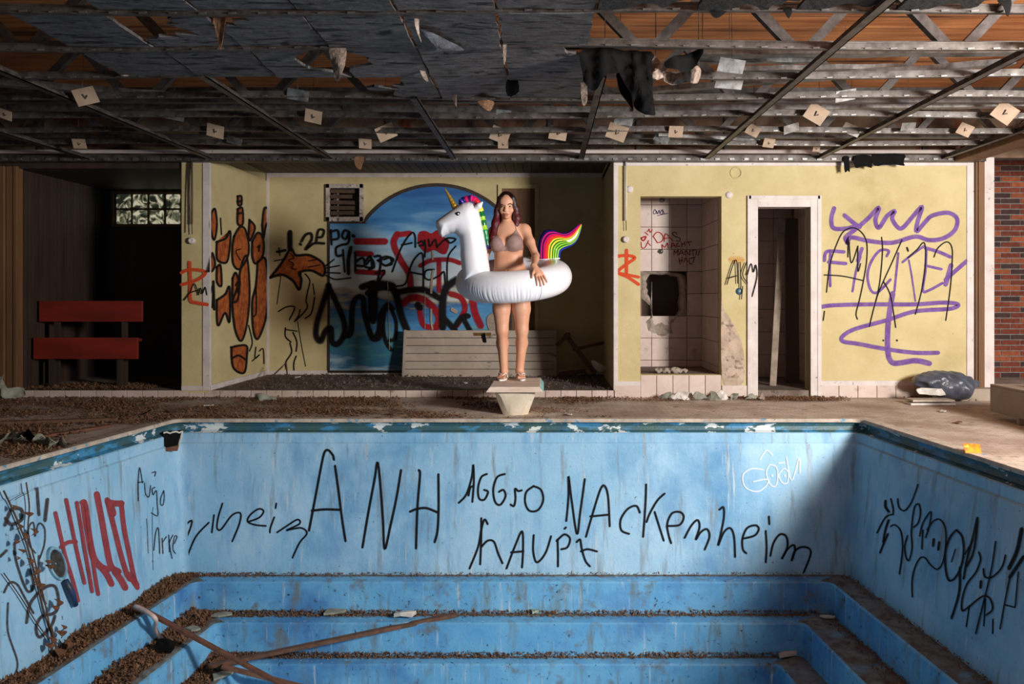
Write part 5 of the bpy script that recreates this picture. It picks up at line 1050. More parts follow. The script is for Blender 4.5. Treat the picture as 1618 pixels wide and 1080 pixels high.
mb.build('mane', MM, uni, smooth=True)
# ------------------------------------------------------------------ person
BY = 7.80
Bp = lambda px, py, dy=0: P(px, py, BY+dy)
per = empty('person', (bc, BY, .27), 'person with long dark red hair in a taupe bikini standing inside the unicorn ring', 'person')
bp = []
# head, turned a little to one side
bp += [el(Bp(800, 321.5, .01), (.078, .098, .105), .02), el(Bp(800, 333, -.02), (.061, .07, .068), .03), el(Bp(800.7, 341.5, -.052), (.028, .028, .026), .025),
       el(Bp(793.5, 332.5, -.058), (.026, .024, .026), .025), el(Bp(807, 332, -.058), (.026, .024, .026), .025), el(Bp(800, 318, -.055), (.06, .035, .04), .03),
       rc(Bp(799.3, 324.5, -.086), Bp(799, 331.5, -.106), .0085, .0115, .012), el(Bp(799, 332.6, -.103), (.016, .012, .009), .008),
       el(Bp(800, 338, -.082), (.024, .014, .012), .012), el(Bp(793, 326.3, -.098), (.017, .016, .011), .008, sub=True), el(Bp(805.3, 325.8, -.098), (.017, .016, .011), .008, sub=True)]
bp += [el(Bp(787.8, 329, .02), (.012, .025, .03), .01), el(Bp(812.2, 328.5, .02), (.012, .025, .03), .01)]
# neck and shoulders
bp += [rc(Bp(800, 340, .02), Bp(801.5, 363, .025), .05, .054, .02), rc(Bp(801, 357, .03), Bp(781, 364, .025), .034, .04, .04), rc(Bp(801.5, 356, .03), Bp(827, 360, .025), .034, .04, .04)]
bp += [el(Bp(802.5, 378, .02), (.15, .098, .17), .05), el(Bp(780, 367.5, .02), (.05, .05, .056), .04), el(Bp(829.5, 364, .02), (.052, .05, .058), .04)]
bp += [el(Bp(786.5, 385, -.075), (.078, .072, .076), .03), el(Bp(811.5, 383.5, -.078), (.08, .074, .078), .03)]
bp += [rc(Bp(804, 392, .015), Bp(804, 414, .01), .146, .142, .05, .68), el(Bp(807, 436, .02), (.178, .12, .13), .06), el(Bp(797, 452, .075), (.098, .085, .1), .05), el(Bp(820, 451, .075), (.098, .085, .1), .05), el(Bp(801.5, 428, -.092), (.009, .014, .011), .012, sub=True)]
# legs
for (h_, k_, a_) in (((793, 456), (793.2, 521), (796.3, 586)), ((822.5, 455), (824.7, 520.5), (821.2, 586))):
    hp, kp, ap = Bp(*h_, .015), Bp(*k_, -.0), Bp(*a_, .035); s = 1 if h_[0] > 808 else -1
    mid = hp.lerp(kp, .5)
    bp += [rc(hp, mid+Vector((s*.004, 0, 0)), .1, .087, .03), rc(mid+Vector((s*.004, 0, 0)), kp, .087, .061, .02), el(kp+Vector((0, -.018, 0)), (.046, .05, .055), .025)]
    cf = kp.lerp(ap, .33)+Vector((s*.004, .03, 0)); bp += [rc(kp, cf, .056, .058, .03), rc(cf, ap, .056, .034, .03), rc(kp+Vector((0, -.02, -.04)), ap+Vector((0, -.005, .03)), .036, .028, .03)]
    bp += [el(ap+Vector((.03*s*1, 0, -.002)), (.012, .014, .014), .012), el(ap+Vector((-.03*s, -.004, .004)), (.012, .014, .014), .012)]
    zf = .29; tox = s*.018
    heel = Vector((ap.x, ap.y+.045, zf+.028)); ball = Vector((ap.x+tox, 7.742, zf+.016))
    bp += [el(heel, (.03, .034, .034), .02), rc(Vector((ap.x, ap.y, zf+.05)), ball+Vector((0, .01, .004)), .033, .02, .03), rc(heel+Vector((0, -.02, -.012)), ball, .02, .02, .02), el(ball, (.043, .035, .018), .02)]
    for q_ in range(5):
        off = (-.032, -.013, .003, .017, .030)[q_]*s*-1*-1; off = (-.03+.0148*q_)*s*1
        off = -s*(.031-.0155*q_); L_ = (.052, .05, .045, .039, .031)[q_]; r_ = (.0135, .0098, .0092, .0088, .0085)[q_]
        b0 = ball+Vector((off, -.012, -.002)); bp.append(rc(b0, b0+Vector((tox*.3, -L_+.004, -.002)), r_, r_, .006))
# arm on the side of the tail: hand resting on the ring
def arm(sh, elb, th0, s, spread=1):
    wr = ring(th0, 78, .036); L_ = []
    L_ += [rc(sh, sh.lerp(elb, .45), .046, .041, .035), rc(sh.lerp(elb, .45), elb, .041, .034, .03), rc(elb, elb.lerp(wr, .3), .035, .037, .02), rc(elb.lerp(wr, .3), wr, .037, .0225, .02)]
    pk = ring(th0+1*s, 50, .02)
    L_ += [rc(wr, ring(th0-1.2*s, 44, .017), .023, .017, .02), rc(wr, ring(th0+1.5*s, 44, .017), .023, .018, .02), rc(wr, ring(th0+4.2*s, 46, .016), .022, .016, .02)]
    for k, (dt, l_) in enumerate(((-2.6, 34), (.0, 38), (2.5, 36), (5.0, 29))):
        t_ = th0+dt*s*spread; e_ = dt*.16*s
        L_ += [rc(ring(t_, 42, .015), ring(t_+e_, 42-l_*.42, .014), .0098, .0092, .004), rc(ring(t_+e_, 42-l_*.42, .014), ring(t_+2*e_, 42-l_*.75, .0105), .0092, .0086, .003), rc(ring(t_+2*e_, 42-l_*.75, .0105), ring(t_+2.4*e_, 42-l_, .0085), .0086, .0072, .003)]
    L_ += [rc(ring(th0-1*s, 66, .025), ring(th0-5.2*s, 50, .017), .015, .0125, .012), rc(ring(th0-5.2*s, 50, .017), ring(th0-7.2*s, 36, .011), .012, .0088, .004)]
    return L_
bp += arm(Bp(831, 364.5, .02), P(846.5, 404, 7.68), 27, 1)
bp += arm(Bp(779, 369, .03), P(766, 408, 7.86), -88, -1)
lo = np.array([-.75, 7.1, .27]); hi = np.array([.2, 8.1, 2.2])
Fb, axb = field(bp, lo, hi, .0045)
M_skin = mat('skin', srgb(222, 168, 138), srgb(212, 152, 120), rough=.5, scale=5, sss=.12, spec=.45)
body = netobj('body', Fb, axb, M_skin, per, smooth=1)
# bikini top: a thin shell over the body
XX, YY_, ZZ = axb[0][:, None, None], axb[1][None, :, None], axb[2][None, None, :]
def cup(c_, r): return np.sqrt(((XX-c_.x)/r[0])**2+((YY_-c_.y)/.16)**2+((ZZ-c_.z)/r[1])**2)*min(r)-min(r)
cl, cr_ = Bp(786, 387, -.1), Bp(812, 385.5, -.1)
reg = np.minimum(cup(cl, (.088, .068)), cup(cr_, (.092, .074)))
band = np.abs(ZZ-(Bp(0, 394.5, 0).z+.012*np.sin((XX+.36)*6)))-.013
tri = np.maximum(np.maximum((ZZ-cr_.z)-.15+1.5*np.abs(XX-(cr_.x+.02)), -(ZZ-cr_.z)), YY_-7.78)
tri2 = np.maximum(np.maximum((ZZ-cl.z)-.14+1.5*np.abs(XX-(cl.x-.02)), -(ZZ-cl.z)), YY_-7.78)
torso = np.maximum(np.abs(XX-(Bp(802.5, 0, 0).x))-.15, 7.6-YY_)
vee = .36*(ZZ-Bp(0, 391.5, 0).z)-np.abs(XX-Bp(798.5, 0, 0).x)
reg = np.maximum(np.maximum(np.minimum(np.minimum(np.minimum(reg, tri), tri2), band), torso), vee)
sub = np.maximum(Fb-.006, reg).astype(np.float32)
M_bik = mat('taupe_fabric', srgb(158, 130, 124), srgb(146, 118, 112), rough=.65, scale=30, bump=.25, bscale=70)
bt = netobj('bikini_top', sub, axb, M_bik, per, smooth=2)
def snap(p, off=.003):
    """move a point along the depth axis on to the front of the body"""
    i = np.abs(axb[0]-p.x).argmin(); k = np.abs(axb[2]-p.z).argmin(); c_ = axb[1][Fb[i, :, k] < 0]
    return Vector((p.x, (c_.min() if len(c_) else p.y)-off, p.z))
for a, b in (((817, 369), (812.5, 352)), ((783, 371), (789, 354))):
    pts = [snap(Bp(a[0]+(b[0]-a[0])*t, a[1]+(b[1]-a[1])*t, -.1)) for t in np.linspace(0, 1, 9)]
    MB().tube(pts, .0045, 6).build('strap', M_bik, bt, smooth=True)
for k in range(2):
    pts = [snap(Bp(x_, y_, -.15), .004) for x_, y_ in (((776, 389), (785, 393), (795, 395.5), (806, 394)) if k else ((800, 379), (804, 373), (811, 369.5), (817, 367.5)))]
    MB().tube(smoothpts(pts, 5), .003, 6).build('fold_seam', M_bik, bt, smooth=True)
bot = np.maximum(np.maximum(ZZ-Bp(0, 436, 0).z, -(ZZ-(Bp(0, 466, 0).z-.0)+.9*np.abs(XX-Bp(808, 0, 0).x)*0)), np.abs(XX-Bp(808, 0, 0).x)-.23)
bot = np.maximum(bot, 7.55-YY_)
bot = np.maximum(bot, Bp(0, 462, 0).z+.55*np.abs(XX-Bp(808, 0, 0).x)-.02-ZZ)
netobj('bikini_bottom', np.maximum(Fb-.005, bot).astype(np.float32), axb, M_bik, per, smooth=2)
# face
M_lip = mat('lips', srgb(176, 96, 92), rough=.4); M_brow = mat('brow_hair', srgb(38, 22, 20), rough=.7)
for px, py in ((793, 326.6), (805.3, 326)):
    c_ = snap(Bp(px, py, -.1), -.006); e_ = MB().lathe(c_, [(0, -.0105), (.008, -.009), (.012, -.0045), (.0145, .002)], 16, 'y')
    e_.v = [(v[0], v[1], c_.z+(v[2]-c_.z)*.62) for v in e_.v]; eo = e_.build('eye', mat('eye_white_human', srgb(206, 192, 186), rough=.25), per, smooth=True)
    MB().lathe(c_+Vector((0, -.0092, 0)), [(0, -.0026), (.0052, -.0022), (.0074, .0)], 12, 'y').build('iris', mat('iris_dark', srgb(36, 20, 14), rough=.15), eo, smooth=True)
    lid = [snap(Bp(px+dx_, py-1.15+abs(dx_)*.22, -.1), .001) for dx_ in (-2, -1, 0, 1, 2)]
    MB().tube(smoothpts(lid, 3), .0034, 6).build('eyelash', M_brow, eo, smooth=True)
for pts in (((788.8, 324.4), (791, 323.1), (793.5, 322.9), (796.2, 324.4)), ((801.6, 323.6), (804, 321.8), (806.5, 321.2), (809, 322.6))):
    pp = smoothpts([snap(Bp(p[0], p[1], -.1), .0005) for p in pts], 5); n = len(pp)
    MB().tube(pp, [.0034+.0026*math.sin(math.pi*(i+.5)/n) for i in range(n)], 6).build('eyebrow', M_brow, per, smooth=True)
lp = [snap(Bp(800.4+dx_, 338-.2*math.cos(dx_*1.2), -.1), -.002) for dx_ in np.linspace(-3.6, 3.6, 9)]
MB().tube(lp, [.0025, .0045, .006, .0068, .0072, .0068, .006, .0045, .0025], 8).build('upper_lip', M_lip, per, smooth=True)
lp = [snap(Bp(800.5+dx_, 339.6+.1*math.cos(dx_), -.1), -.002) for dx_ in np.linspace(-3, 3, 9)]
MB().tube(lp, [.0025, .005, .0068, .0075, .0078, .0075, .0068, .005, .0025], 8).build('lower_lip', M_lip, per, smooth=True)
# hair
hp = [el(Bp(800.3, 320, .03), (.092, .105, .114), .02), rc(Bp(791, 314, -.04), Bp(786, 333, -.01), .032, .03, .03), rc(Bp(786, 333, -.01), Bp(783, 352, -.03), .03, .034, .03), rc(Bp(783, 352, -.03), Bp(778.5, 375, -.075), .036, .036, .03), rc(Bp(778.5, 375, -.075), Bp(774, 392, -.075), .034, .013, .03),
      rc(Bp(810, 313, -.04), Bp(814.5, 330, -.01), .028, .028, .03), rc(Bp(814.5, 330, -.01), Bp(817, 345, .0), .03, .034, .03), rc(Bp(817, 345, .0), Bp(816, 356, -.01), .036, .024, .03), rc(Bp(801, 330, .1), Bp(802, 378, .12), .08, .07, .04),
      rc(Bp(787, 345, .06), Bp(779, 388, .08), .04, .03, .03)]
face = [el(Bp(800, 331, -.12), (.056, .1, .078), .015, sub=True), el(Bp(800.5, 319.5, -.145), (.045, .075, .038), .015, sub=True)]
Fh, axh = field(hp+face, (-.62, 7.6, 1.45), (-.1, 8.1, 2.2), .0045)
XX, YY_, ZZ = axh[0][:, None, None], axh[1][None, :, None], axh[2][None, None, :]
Fh += (.0016*np.sin(XX*520+3*np.sin(ZZ*7))*np.sin(YY_*420+ZZ*5)).astype(np.float32)
M_hair = mat('dark_red_hair', srgb(104, 18, 28), srgb(56, 10, 16), rough=.42, scale=26, stretch=(4, 4, .3), bump=.4, bscale=30)
def hair_roots(m):
    nt = m.node_tree; N = nt.nodes; L = nt.links; b = N['Principled BSDF']; src = b.inputs['Base Color'].links[0].from_socket
    g = N.new('ShaderNodeNewGeometry'); sp = N.new('ShaderNodeSeparateXYZ'); L.new(g.outputs['Position'], sp.inputs[0]); mr = N.new('ShaderNodeMapRange')
    mr.inputs[1].default_value = 1.84; mr.inputs[2].default_value = 2.06; L.new(sp.outputs[2], mr.inputs[0]); x = N.new('ShaderNodeMix'); x.data_type = 'RGBA'
    L.new(mr.outputs[0], x.inputs[0]); L.new(src, x.inputs[6]); x.inputs[7].default_value = srgb(30, 13, 14); L.new(x.outputs[2], b.inputs['Base Color'])
hair_roots(M_hair)
netobj('hair', Fh, axh, M_hair, per, smooth=1)
# flip-flops
M_sole = mat('white_rubber', srgb(226, 218, 212), rough=.55)
for (ax_px, s) in ((796.3, -1), (821.2, 1)):
    ap = Bp(ax_px, 586, .035); tox = s*.018; cx_ = lambda y: ap.x+tox*(7.88-y)/.14*1.0
    outl = []
    for k in range(28):
        a_ = 2*math.pi*k/28; yy = 7.797+.128*math.sin(a_); wd = .036 if yy > 7.8 else .046; outl.append(Vector((cx_(yy)+wd*math.cos(a_)*(1 if True else 0), yy, .27)))
    so = MB().prism(outl, (0, 0, .019)).build('flip_flop', M_sole, per, bev=.004)
    top = Vector((cx_(7.715)-s*.013, 7.722, .315)); pk = [Vector((cx_(7.84)-.043, 7.835, .287)), Vector((cx_(7.8)-.036, 7.79, .335)), Vector((cx_(7.75)-.016-s*.006, 7.745, .332)), top]
    pk2 = [Vector((cx_(7.84)+.043, 7.835, .287)), Vector((cx_(7.8)+.037, 7.79, .335)), Vector((cx_(7.75)+.014-s*.006, 7.745, .332)), top]
    for q_ in (pk, pk2): MB().tube(smoothpts(q_, 6), .0062, 8).build('strap', M_sole, so, smooth=True)
    MB().tube([top, top+Vector((0, -.004, -.03))], .004, 6).build('toe_post', M_sole, so)
# ------------------------------------------------------------------ leaf litter and rubbish
def litter(name, gen, n, size, label, parent=None, m=M_leaf, cat='leaves', flat=.5, seed=1):
    r = np.random.default_rng(seed); V = []; Fc = []
    pts = gen(r, n); n = len(pts)
    a = r.uniform(0, 2*np.pi, n); L_ = size*r.uniform(.5, 1.3, n); W_ = L_*r.uniform(.35, .6, n); tx = r.normal(0, flat, n); cu = r.uniform(.15, .5, n)*L_
    u = np.stack([np.cos(a)*np.cos(tx), np.sin(a)*np.cos(tx), np.sin(tx)], 1); v = np.stack([-np.sin(a), np.cos(a), r.normal(0, flat, n)], 1)
    c = pts; up = np.array([0, 0, 1.0])
    A_ = c-u*L_[:, None]/2+up*cu[:, None]; B2 = c-v*W_[:, None]/2; C_ = c+u*L_[:, None]/2+up*cu[:, None]*.8; D_ = c+v*W_[:, None]/2
    vv = np.stack([A_, B2, C_, D_], 1).reshape(-1, 3); idx = np.arange(n)*4
    ff = np.concatenate([np.stack([idx, idx+1, idx+3], 1), np.stack([idx+1, idx+2, idx+3], 1)])
    me = bpy.data.meshes.new(name); lo, hi = vv.min(0), vv.max(0); loc = Vector(((lo[0]+hi[0])/2, (lo[1]+hi[1])/2, lo[2]))
    me.from_pydata((vv-np.array(loc)).tolist(), [], ff.tolist()); me.update()
    return finish(link(name, me, m, parent, loc, 'stuff'), label, cat)
lx = lambda y, il: -3.25-.1*(YE-y)+il
rx = lambda y, ir: 2.77+.084*(YE-y)-ir
def gen_left(i0, i1, z, ymax, pile):
    def g(r, n):
        y = r.uniform(3.6, ymax, n); t = r.random(n)**1.6; x = lx(y, i0+t*(i1-i0)*.82)
        return np.stack([x, y, z+pile*(1-t)*r.random(n)*(.6+.4*np.sin(y*7))], 1)
    return g
def gen_back(ib0, ib1, x0, x1, z, pile, fall):
    def g(r, n):
        x = x0+(x1-x0)*r.random(n)**fall; t = r.random(n)**2; y = YE-ib0+.005-t*(ib1-ib0)*.5
        return np.stack([x, y, z+pile*(1-t)*r.random(n)], 1)
    return g
litter('leaf_litter', gen_left(.115, .29, -1.318, 6.85, .07), 6500, .035, 'brown dry leaves heaped on the top ledge under the red word HALLO', seed=1)
litter('leaf_litter', gen_left(.32, .58, -1.583, 6.66, .08), 6500, .035, 'brown dry leaves heaped on the middle ledge next to the rusty bar', seed=2)
litter('leaf_litter', gen_left(.61, .83, -1.851, 6.45, .08), 4500, .035, 'brown dry leaves heaped on the lowest ledge under the bars', seed=3)
litter('leaf_litter', gen_back(.1, .25, -3.1, 2.5, -1.318, .015, 2.2), 1500, .02, 'thin line of dry leaves on the top ledge below the black writing', seed=4)
litter('leaf_litter', gen_back(.278, .45, -2.9, 2.3, -1.583, .025, 1.8), 3600, .023, 'line of dry leaves on the middle ledge along the back steps', seed=5)
litter('leaf_litter', gen_back(.48, .6, -2.65, 2.0, -1.851, .03, 1.6), 3200, .023, 'line of dry leaves on the lowest ledge along the back steps', seed=6)
def gen_right(i0, i1, z, ymax):
    def g(r, n):
        y = r.uniform(4.5, ymax, n); t = r.random(n)**2; return np.stack([rx(y, i0+t*(i1-i0)*.5), y, z+.015*r.random(n)], 1)
    return g
litter('leaf_litter', gen_right(.165, .37, -1.318, 6.85), 500, .02, 'sparse dry leaves on the top ledge in the shaded side of the pool', seed=7)
litter('leaf_litter', gen_right(.4, .68, -1.583, 6.66), 900, .022, 'sparse dry leaves on the middle ledge in the shaded side of the pool', seed=8)
def gen_deck(x0, x1, y0, y1, dens):
    def g(r, n):
        x = r.uniform(x0, x1, n*3); y = r.uniform(y0, y1, n*3); k = np.array([noise.noise(Vector((a*1.3, b*2.2, 3))) for a, b in zip(x, y)])+dens(x, y)
        ok = (k > r.random(n*3)*.9) & ((y > YE+.02) | (x < lx(y, -.02)) | (x > rx(y, -.02))); x, y = x[ok][:n], y[ok][:n]
        return np.stack([x, y, .006+.012*r.random(len(x))], 1)
    return g
litter('leaf_litter', gen_deck(-6, -3.2, 4.2, 8.5, lambda x, y: .45+0*x), 11000, .042, 'dry brown leaves strewn over the deck beside the dark room', seed=9, flat=.25)
litter('leaf_litter', gen_deck(-3.2, .6, 7.0, 8.5, lambda x, y: .32-.1*(x+3)+.25*(y > 8.3)), 8000, .036, 'dry brown leaves strewn over the deck behind the pool under the alcove', seed=10, flat=.2)
litter('leaf_litter', gen_deck(.2, 4.5, 8.2, 8.53, lambda x, y: .1+1.0*(y-8.2)), 2600, .032, 'dry brown leaves swept against the foot of the yellow facade', seed=11, flat=.25)
def gen_alc(r, n):
    x = r.uniform(XAL+.1, .7, n); y = r.uniform(8.6, 10.25, n); return np.stack([x, y, ST+.004+.015*r.random(n)], 1)
litter('floor_debris', gen_alc, 2200, .045, 'dark crumbled debris on the alcove floor in front of the mural', m=M_dirt, cat='debris', seed=12, flat=.2)
def gen_dark(r, n):
    x = r.uniform(-5.7, -4.3, n); y = r.uniform(8.57, 9.2, n); return np.stack([x, y, ST+.004+.012*r.random(n)], 1)
litter('leaf_litter', gen_dark, 1500, .04, 'dry leaves on the threshold of the dark room', seed=13, flat=.2)
# bars and battens in the pool
def barobj(name, a, b, w_, h_, m, lab, cat='bar'): return finish(MB().bar(a, b, w_, h_).build(name, m, bev=.002), lab, cat)
p1, p2 = PZ(216, 957, -1.24), PZ(470, 1094, -1.9)
barobj('rusty_bar', p1, p2, .045, .022, M_rust, 'straight rusty flat bar lying from the top ledge down into the pool')
p3 = PZ(330, 1052, -1.80); p4 = PZ(722, 970, -1.555)
barobj('batten', p3, p4, .05, .03, M_stick, 'long brown batten leaning between two steps over the back ledge', 'batten')
barobj('batten', PZ(350, 1052, -1.79), PZ(560, 1105, -2.15), .045, .025, M_stick, 'dark batten crossing under the rusty bar at the pool bottom', 'batten')
pv = [PZ(213, 957, -1.235), PZ(232, 966, -1.25), PZ(246, 978, -1.3), PZ(245, 992, -1.42), PZ(255, 1010, -1.56)]
finish(MB().tube(smoothpts(pv, 5), .016, 10).build('bent_pipe', mat('white_plastic_pipe', srgb(214, 192, 184), srgb(180, 160, 150), rough=.5, scale=14), smooth=True), 'bent white plastic pipe beside the rusty bar', 'pipe')
def slab(px, py, z, w_, d_, h_, rot, m, name, lab, cat='scrap', group=None):
    c_ = PZ(px, py, z); u = Vector((math.cos(R(rot)), math.sin(R(rot)), 0)); v = Vector((-u.y, u.x, 0)); r = random.Random(px*7+py)
    poly = [c_+u*w_/2*a*(1+r.uniform(-.15, .15))+v*d_/2*b*(1+r.uniform(-.2, .2)) for a, b in ((-1, -.8), (-.3, -1), (.6, -.9), (1, -.3), (.9, .7), (.2, 1), (-.8, .8))]
    poly = [p+Vector((0, 0, r.uniform(0, h_*.8))) for p in poly]
    return finish(MB().prism(poly, (0, 0, h_)).build(name, m, bev=.001), lab, cat, group)
slab(640, 974, -1.575, .2, .07, .03, 3, M_whitejunk, 'plastic_strip', 'white plastic strip lying on the middle ledge beside the batten')
slab(1245, 1036, -1.846, .2, .07, .02, 25, M_whitejunk, 'plastic_scrap', 'white broken plastic piece on the lowest ledge in the shaded corner')
slab(1308, 976, -1.578, .12, .04, .015, -15, M_whitejunk, 'plastic_scrap', 'small pale plastic curl on the middle ledge in the shaded corner')
slab(845, 968, -1.575, .07, .05, .02, 30, mat('green_foil_wrapper', srgb(40, 96, 62), srgb(190, 190, 180), rough=.4, scale=60), 'wrapper', 'small green and white wrapper on the middle ledge', 'wrapper')
slab(530, 968, -1.575, .18, .09, .02, 20, M_rag, 'slate_piece', 'grey-green flat shard among the leaves on the middle ledge', 'shard', 'shards in the leaves')
slab(352, 1068, -1.845, .14, .1, .015, 40, M_rag, 'slate_piece', 'grey flat shard among the leaves under the bars', 'shard', 'shards in the leaves')
slab(352, 972, -1.575, .16, .07, .015, 10, M_rag, 'slate_piece', 'grey flat shard at the leafy corner of the middle ledge', 'shard', 'shards in the leaves')
slab(305, 995, -1.57, .12, .08, .015, -30, M_rag, 'slate_piece', 'small grey flat shard on the leaves next to the rusty bar', 'shard', 'shards in the leaves')
scrap([(245, 1015), (262, 1010), (276, 1022), (266, 1034), (250, 1026)], PZ(260, 1026, -1.55).y, M_black, 'black_rag', 'black crumpled rag on the leaves below the bent pipe', 'rag', .04, .01, 41)
# skimmer opening in the pool corner, its inner shade painted as a black block
e = empty('skimmer_box', PP(268, 711, *BW), 'skimmer opening painted as a black block, with torn white tape in the pool corner', 'skimmer')
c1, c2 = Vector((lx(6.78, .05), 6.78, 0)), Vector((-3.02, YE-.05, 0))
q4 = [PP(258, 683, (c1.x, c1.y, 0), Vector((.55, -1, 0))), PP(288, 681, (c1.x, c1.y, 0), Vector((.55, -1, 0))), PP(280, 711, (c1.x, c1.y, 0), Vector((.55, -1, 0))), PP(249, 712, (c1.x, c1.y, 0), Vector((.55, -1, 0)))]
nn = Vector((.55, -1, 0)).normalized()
MB().prism([p+nn*.02 for p in q4], -nn*.1).build('dark_opening_block', M_black, e, bev=.004)
for a, b in ((0, 1), (1, 2)): MB().tube([q4[a]+nn*.024+Vector((0, 0, .01*math.sin(k*2.2))) if False else q4[a].lerp(q4[b], k/6)+nn*.022+Vector((0, 0, .007*math.sin(k*2.2+a))) for k in range(7)], .008, 6).build('torn_tape', M_whitejunk, e)
MB().prism([q4[3]+nn*.026, q4[2]+nn*.026, q4[2].lerp(q4[1], .3)+nn*.026, q4[3].lerp(q4[0], .12)+nn*.026], nn*.006).build('rust_flap', M_rust, e)
# round lamp niche in the pool wall
lc = PP(88, 890, *LW); un = LW[1].normalized(); ue = Vector((.1, 1, 0)).normalized(); uu = un.cross(ue).normalized()
uu = -uu if uu.z < 0 else uu
le2 = empty('pool_lamp', lc, 'oval lamp niche with blue rim and dangling fitting beside the red word', 'lamp')
def disc(rad, off, k=32, sy=1): return [lc+un*off+ue*rad*.48*math.cos(2*math.pi*i/k)+(uu-ue*.35)*rad*.84*math.sin(2*math.pi*i/k) for i in range(k)]
MB().grid([disc(.155, .002), disc(.152, .018), disc(.128, .02), disc(.122, .004)], closed=True).build('rim', mat('lamp_rim_blue', srgb(150, 190, 208), srgb(70, 120, 150), rough=.5, scale=14), le2, smooth=True, sharp=40)
MB().grid([disc(.125, .012), disc(.09, .006), disc(.01, .003)], closed=True).build('dirty_lens', mat('dirty_lens', srgb(26, 24, 22), srgb(70, 66, 60), rough=.6, scale=26), le2, smooth=True)
hp_ = [PP(97, 917, *LW)+un*.03, PP(104, 935, *LW)+un*.04, PP(113, 956, *LW)+un*.03]
MB().tube(hp_, [.02, .024, .018], 12).build('fitting', mat('lamp_fitting', srgb(40, 44, 56), srgb(34, 64, 110), rough=.5, scale=20), le2, smooth=True)
# dry vine on the pool wall
vn = empty('dry_vine', PP(70, 1060, *LW)+un*.03, 'dry brown climbing vine with shrivelled leaves hanging on the pool wall', 'vine')
M_vine = mat('dry_stem', srgb(96, 66, 48), srgb(70, 48, 36), rough=.9, scale=30)
LV = lambda p, o=.03: PP(p[0], p[1], *LW)+un*o
for k, (pts, r_) in enumerate((([(0, 775), (12, 800), (25, 830), (40, 870), (55, 930), (65, 970), (75, 1000)], .009), ([(33, 762), (38, 800), (36, 840), (45, 880), (60, 940), (72, 1000), (78, 1060)], .008), ([(70, 990), (82, 1040), (88, 1080)], .012), ([(0, 905), (25, 940), (50, 980), (72, 1010)], .006), ([(85, 1010), (110, 1040), (150, 1080)], .006), ([(12, 790), (20, 785), (34, 778)], .004), ([(70, 1055), (100, 1058), (130, 1072), (150, 1085)], .006))):
    MB().tube(smoothpts([LV(p, .025+.012*(k % 3)) for p in pts], 5), r_*.62, 6).build('stem', M_vine, vn, smooth=True)
M_vleaf = mat('shrivelled_leaf', srgb(112, 72, 46), srgb(74, 46, 32), rough=.9, scale=40)
vr = random.Random(4)
for k, (px, py, s) in enumerate(((14, 830, 14), (22, 845, 18), (8, 855, 14), (28, 812, 14), (36, 838, 16), (30, 885, 16), (40, 900, 20), (60, 888, 14), (62, 895, 14), (75, 950, 18), (70, 960, 16), (80, 1000, 18), (90, 1015, 22), (76, 1030, 24), (70, 1045, 22), (88, 1030, 18), (62, 1020, 16), (5, 800, 12), (18, 870, 12), (46, 925, 16), (38, 915, 14), (66, 1010, 16), (84, 990, 14), (10, 880, 10))):
    c_ = LV((px, py), .05); hs = s/F*c_.y*.75; d_ = Vector((vr.uniform(-.5, .5), vr.uniform(-.5, .5), -1)).normalized(); sd = d_.cross(un).normalized()
    rows_ = []
    for i in range(6):
        t = i/5; wd = hs*.45*math.sin(math.pi*(.08+.9*t)); cv = c_+d_*hs*(t-.3)+un*.03*math.sin(t*3)
        rows_.append([cv-sd*wd+un*wd*.7, cv, cv+sd*wd+un*wd*.6])
    MB().grid(rows_).build('leaf', M_vleaf, vn, smooth=True)
# rubbish bag on its boards
bag = empty('rubbish_bag', PZ(1500, 628, 0), 'blue-grey plastic rubbish bag slumped at the foot of the yellow wall', 'bag')
by = 8.2; bpx = lambda a, b, d=0: P(a, b, by+d)
pr = [el(bpx(1500, 608), (.2, .16, .14), .06), el(bpx(1480, 602, .02), (.2, .14, .1), .06), el(bpx(1515, 612, -.02), (.14, .16, .12), .06), rc(bpx(1525, 606), bpx(1544, 606, .05), .08, .03, .05), el(bpx(1462, 601, .02), (.12, .12, .07), .05)]
Fg, axg = field(pr, (4.0-.45, by-.3, -.02), (4.75, by+.3, .5), .009)
XX, YY_, ZZ = axg[0][:, None, None], axg[1][None, :, None], axg[2][None, None, :]
nzv = .008*np.sin(XX*30+4*np.sin(ZZ*13)+YY_*16)+.0035*np.sin(XX*75+ZZ*50+6*np.sin(YY_*14))
Fg = np.maximum(Fg+nzv.astype(np.float32), -(ZZ-.012)).astype(np.float32)
opening = el(bpx(1452, 612, -.12), (.12, .14, .07), .01)[0](XX, YY_, ZZ); Fg = np.maximum(Fg, -opening.astype(np.float32)).astype(np.float32)
netobj('sack', Fg, axg, mat('bag_film', srgb(86, 90, 104), srgb(62, 64, 72), rough=.35, scale=9, bump=.7, bscale=18), bag, smooth=2)
for k, (a, b, z, lab) in enumerate((((1433, 629), (1503, 627), .012, 'white flat board lying under the mouth of the rubbish bag'), ((1436, 624), (1502, 622), .045, 'grey flat board stacked on the white one at the rubbish bag'))):
    pa, pb = P(a[0], a[1], 8.02), P(b[0], b[1], 8.02); pa.z = pb.z = z
    finish(MB().bar(pa, pb, .18, .02).build('flat_board', M_whitejunk if k == 0 else M_cope, bev=.002), lab, 'board')
scrap([(1450, 614), (1475, 613), (1500, 618), (1496, 624), (1470, 624), (1452, 622)], 8.06, M_whitejunk, 'crumpled_paper', 'crumpled white paper spilling from the rubbish bag', 'paper', .06, .006, 61)
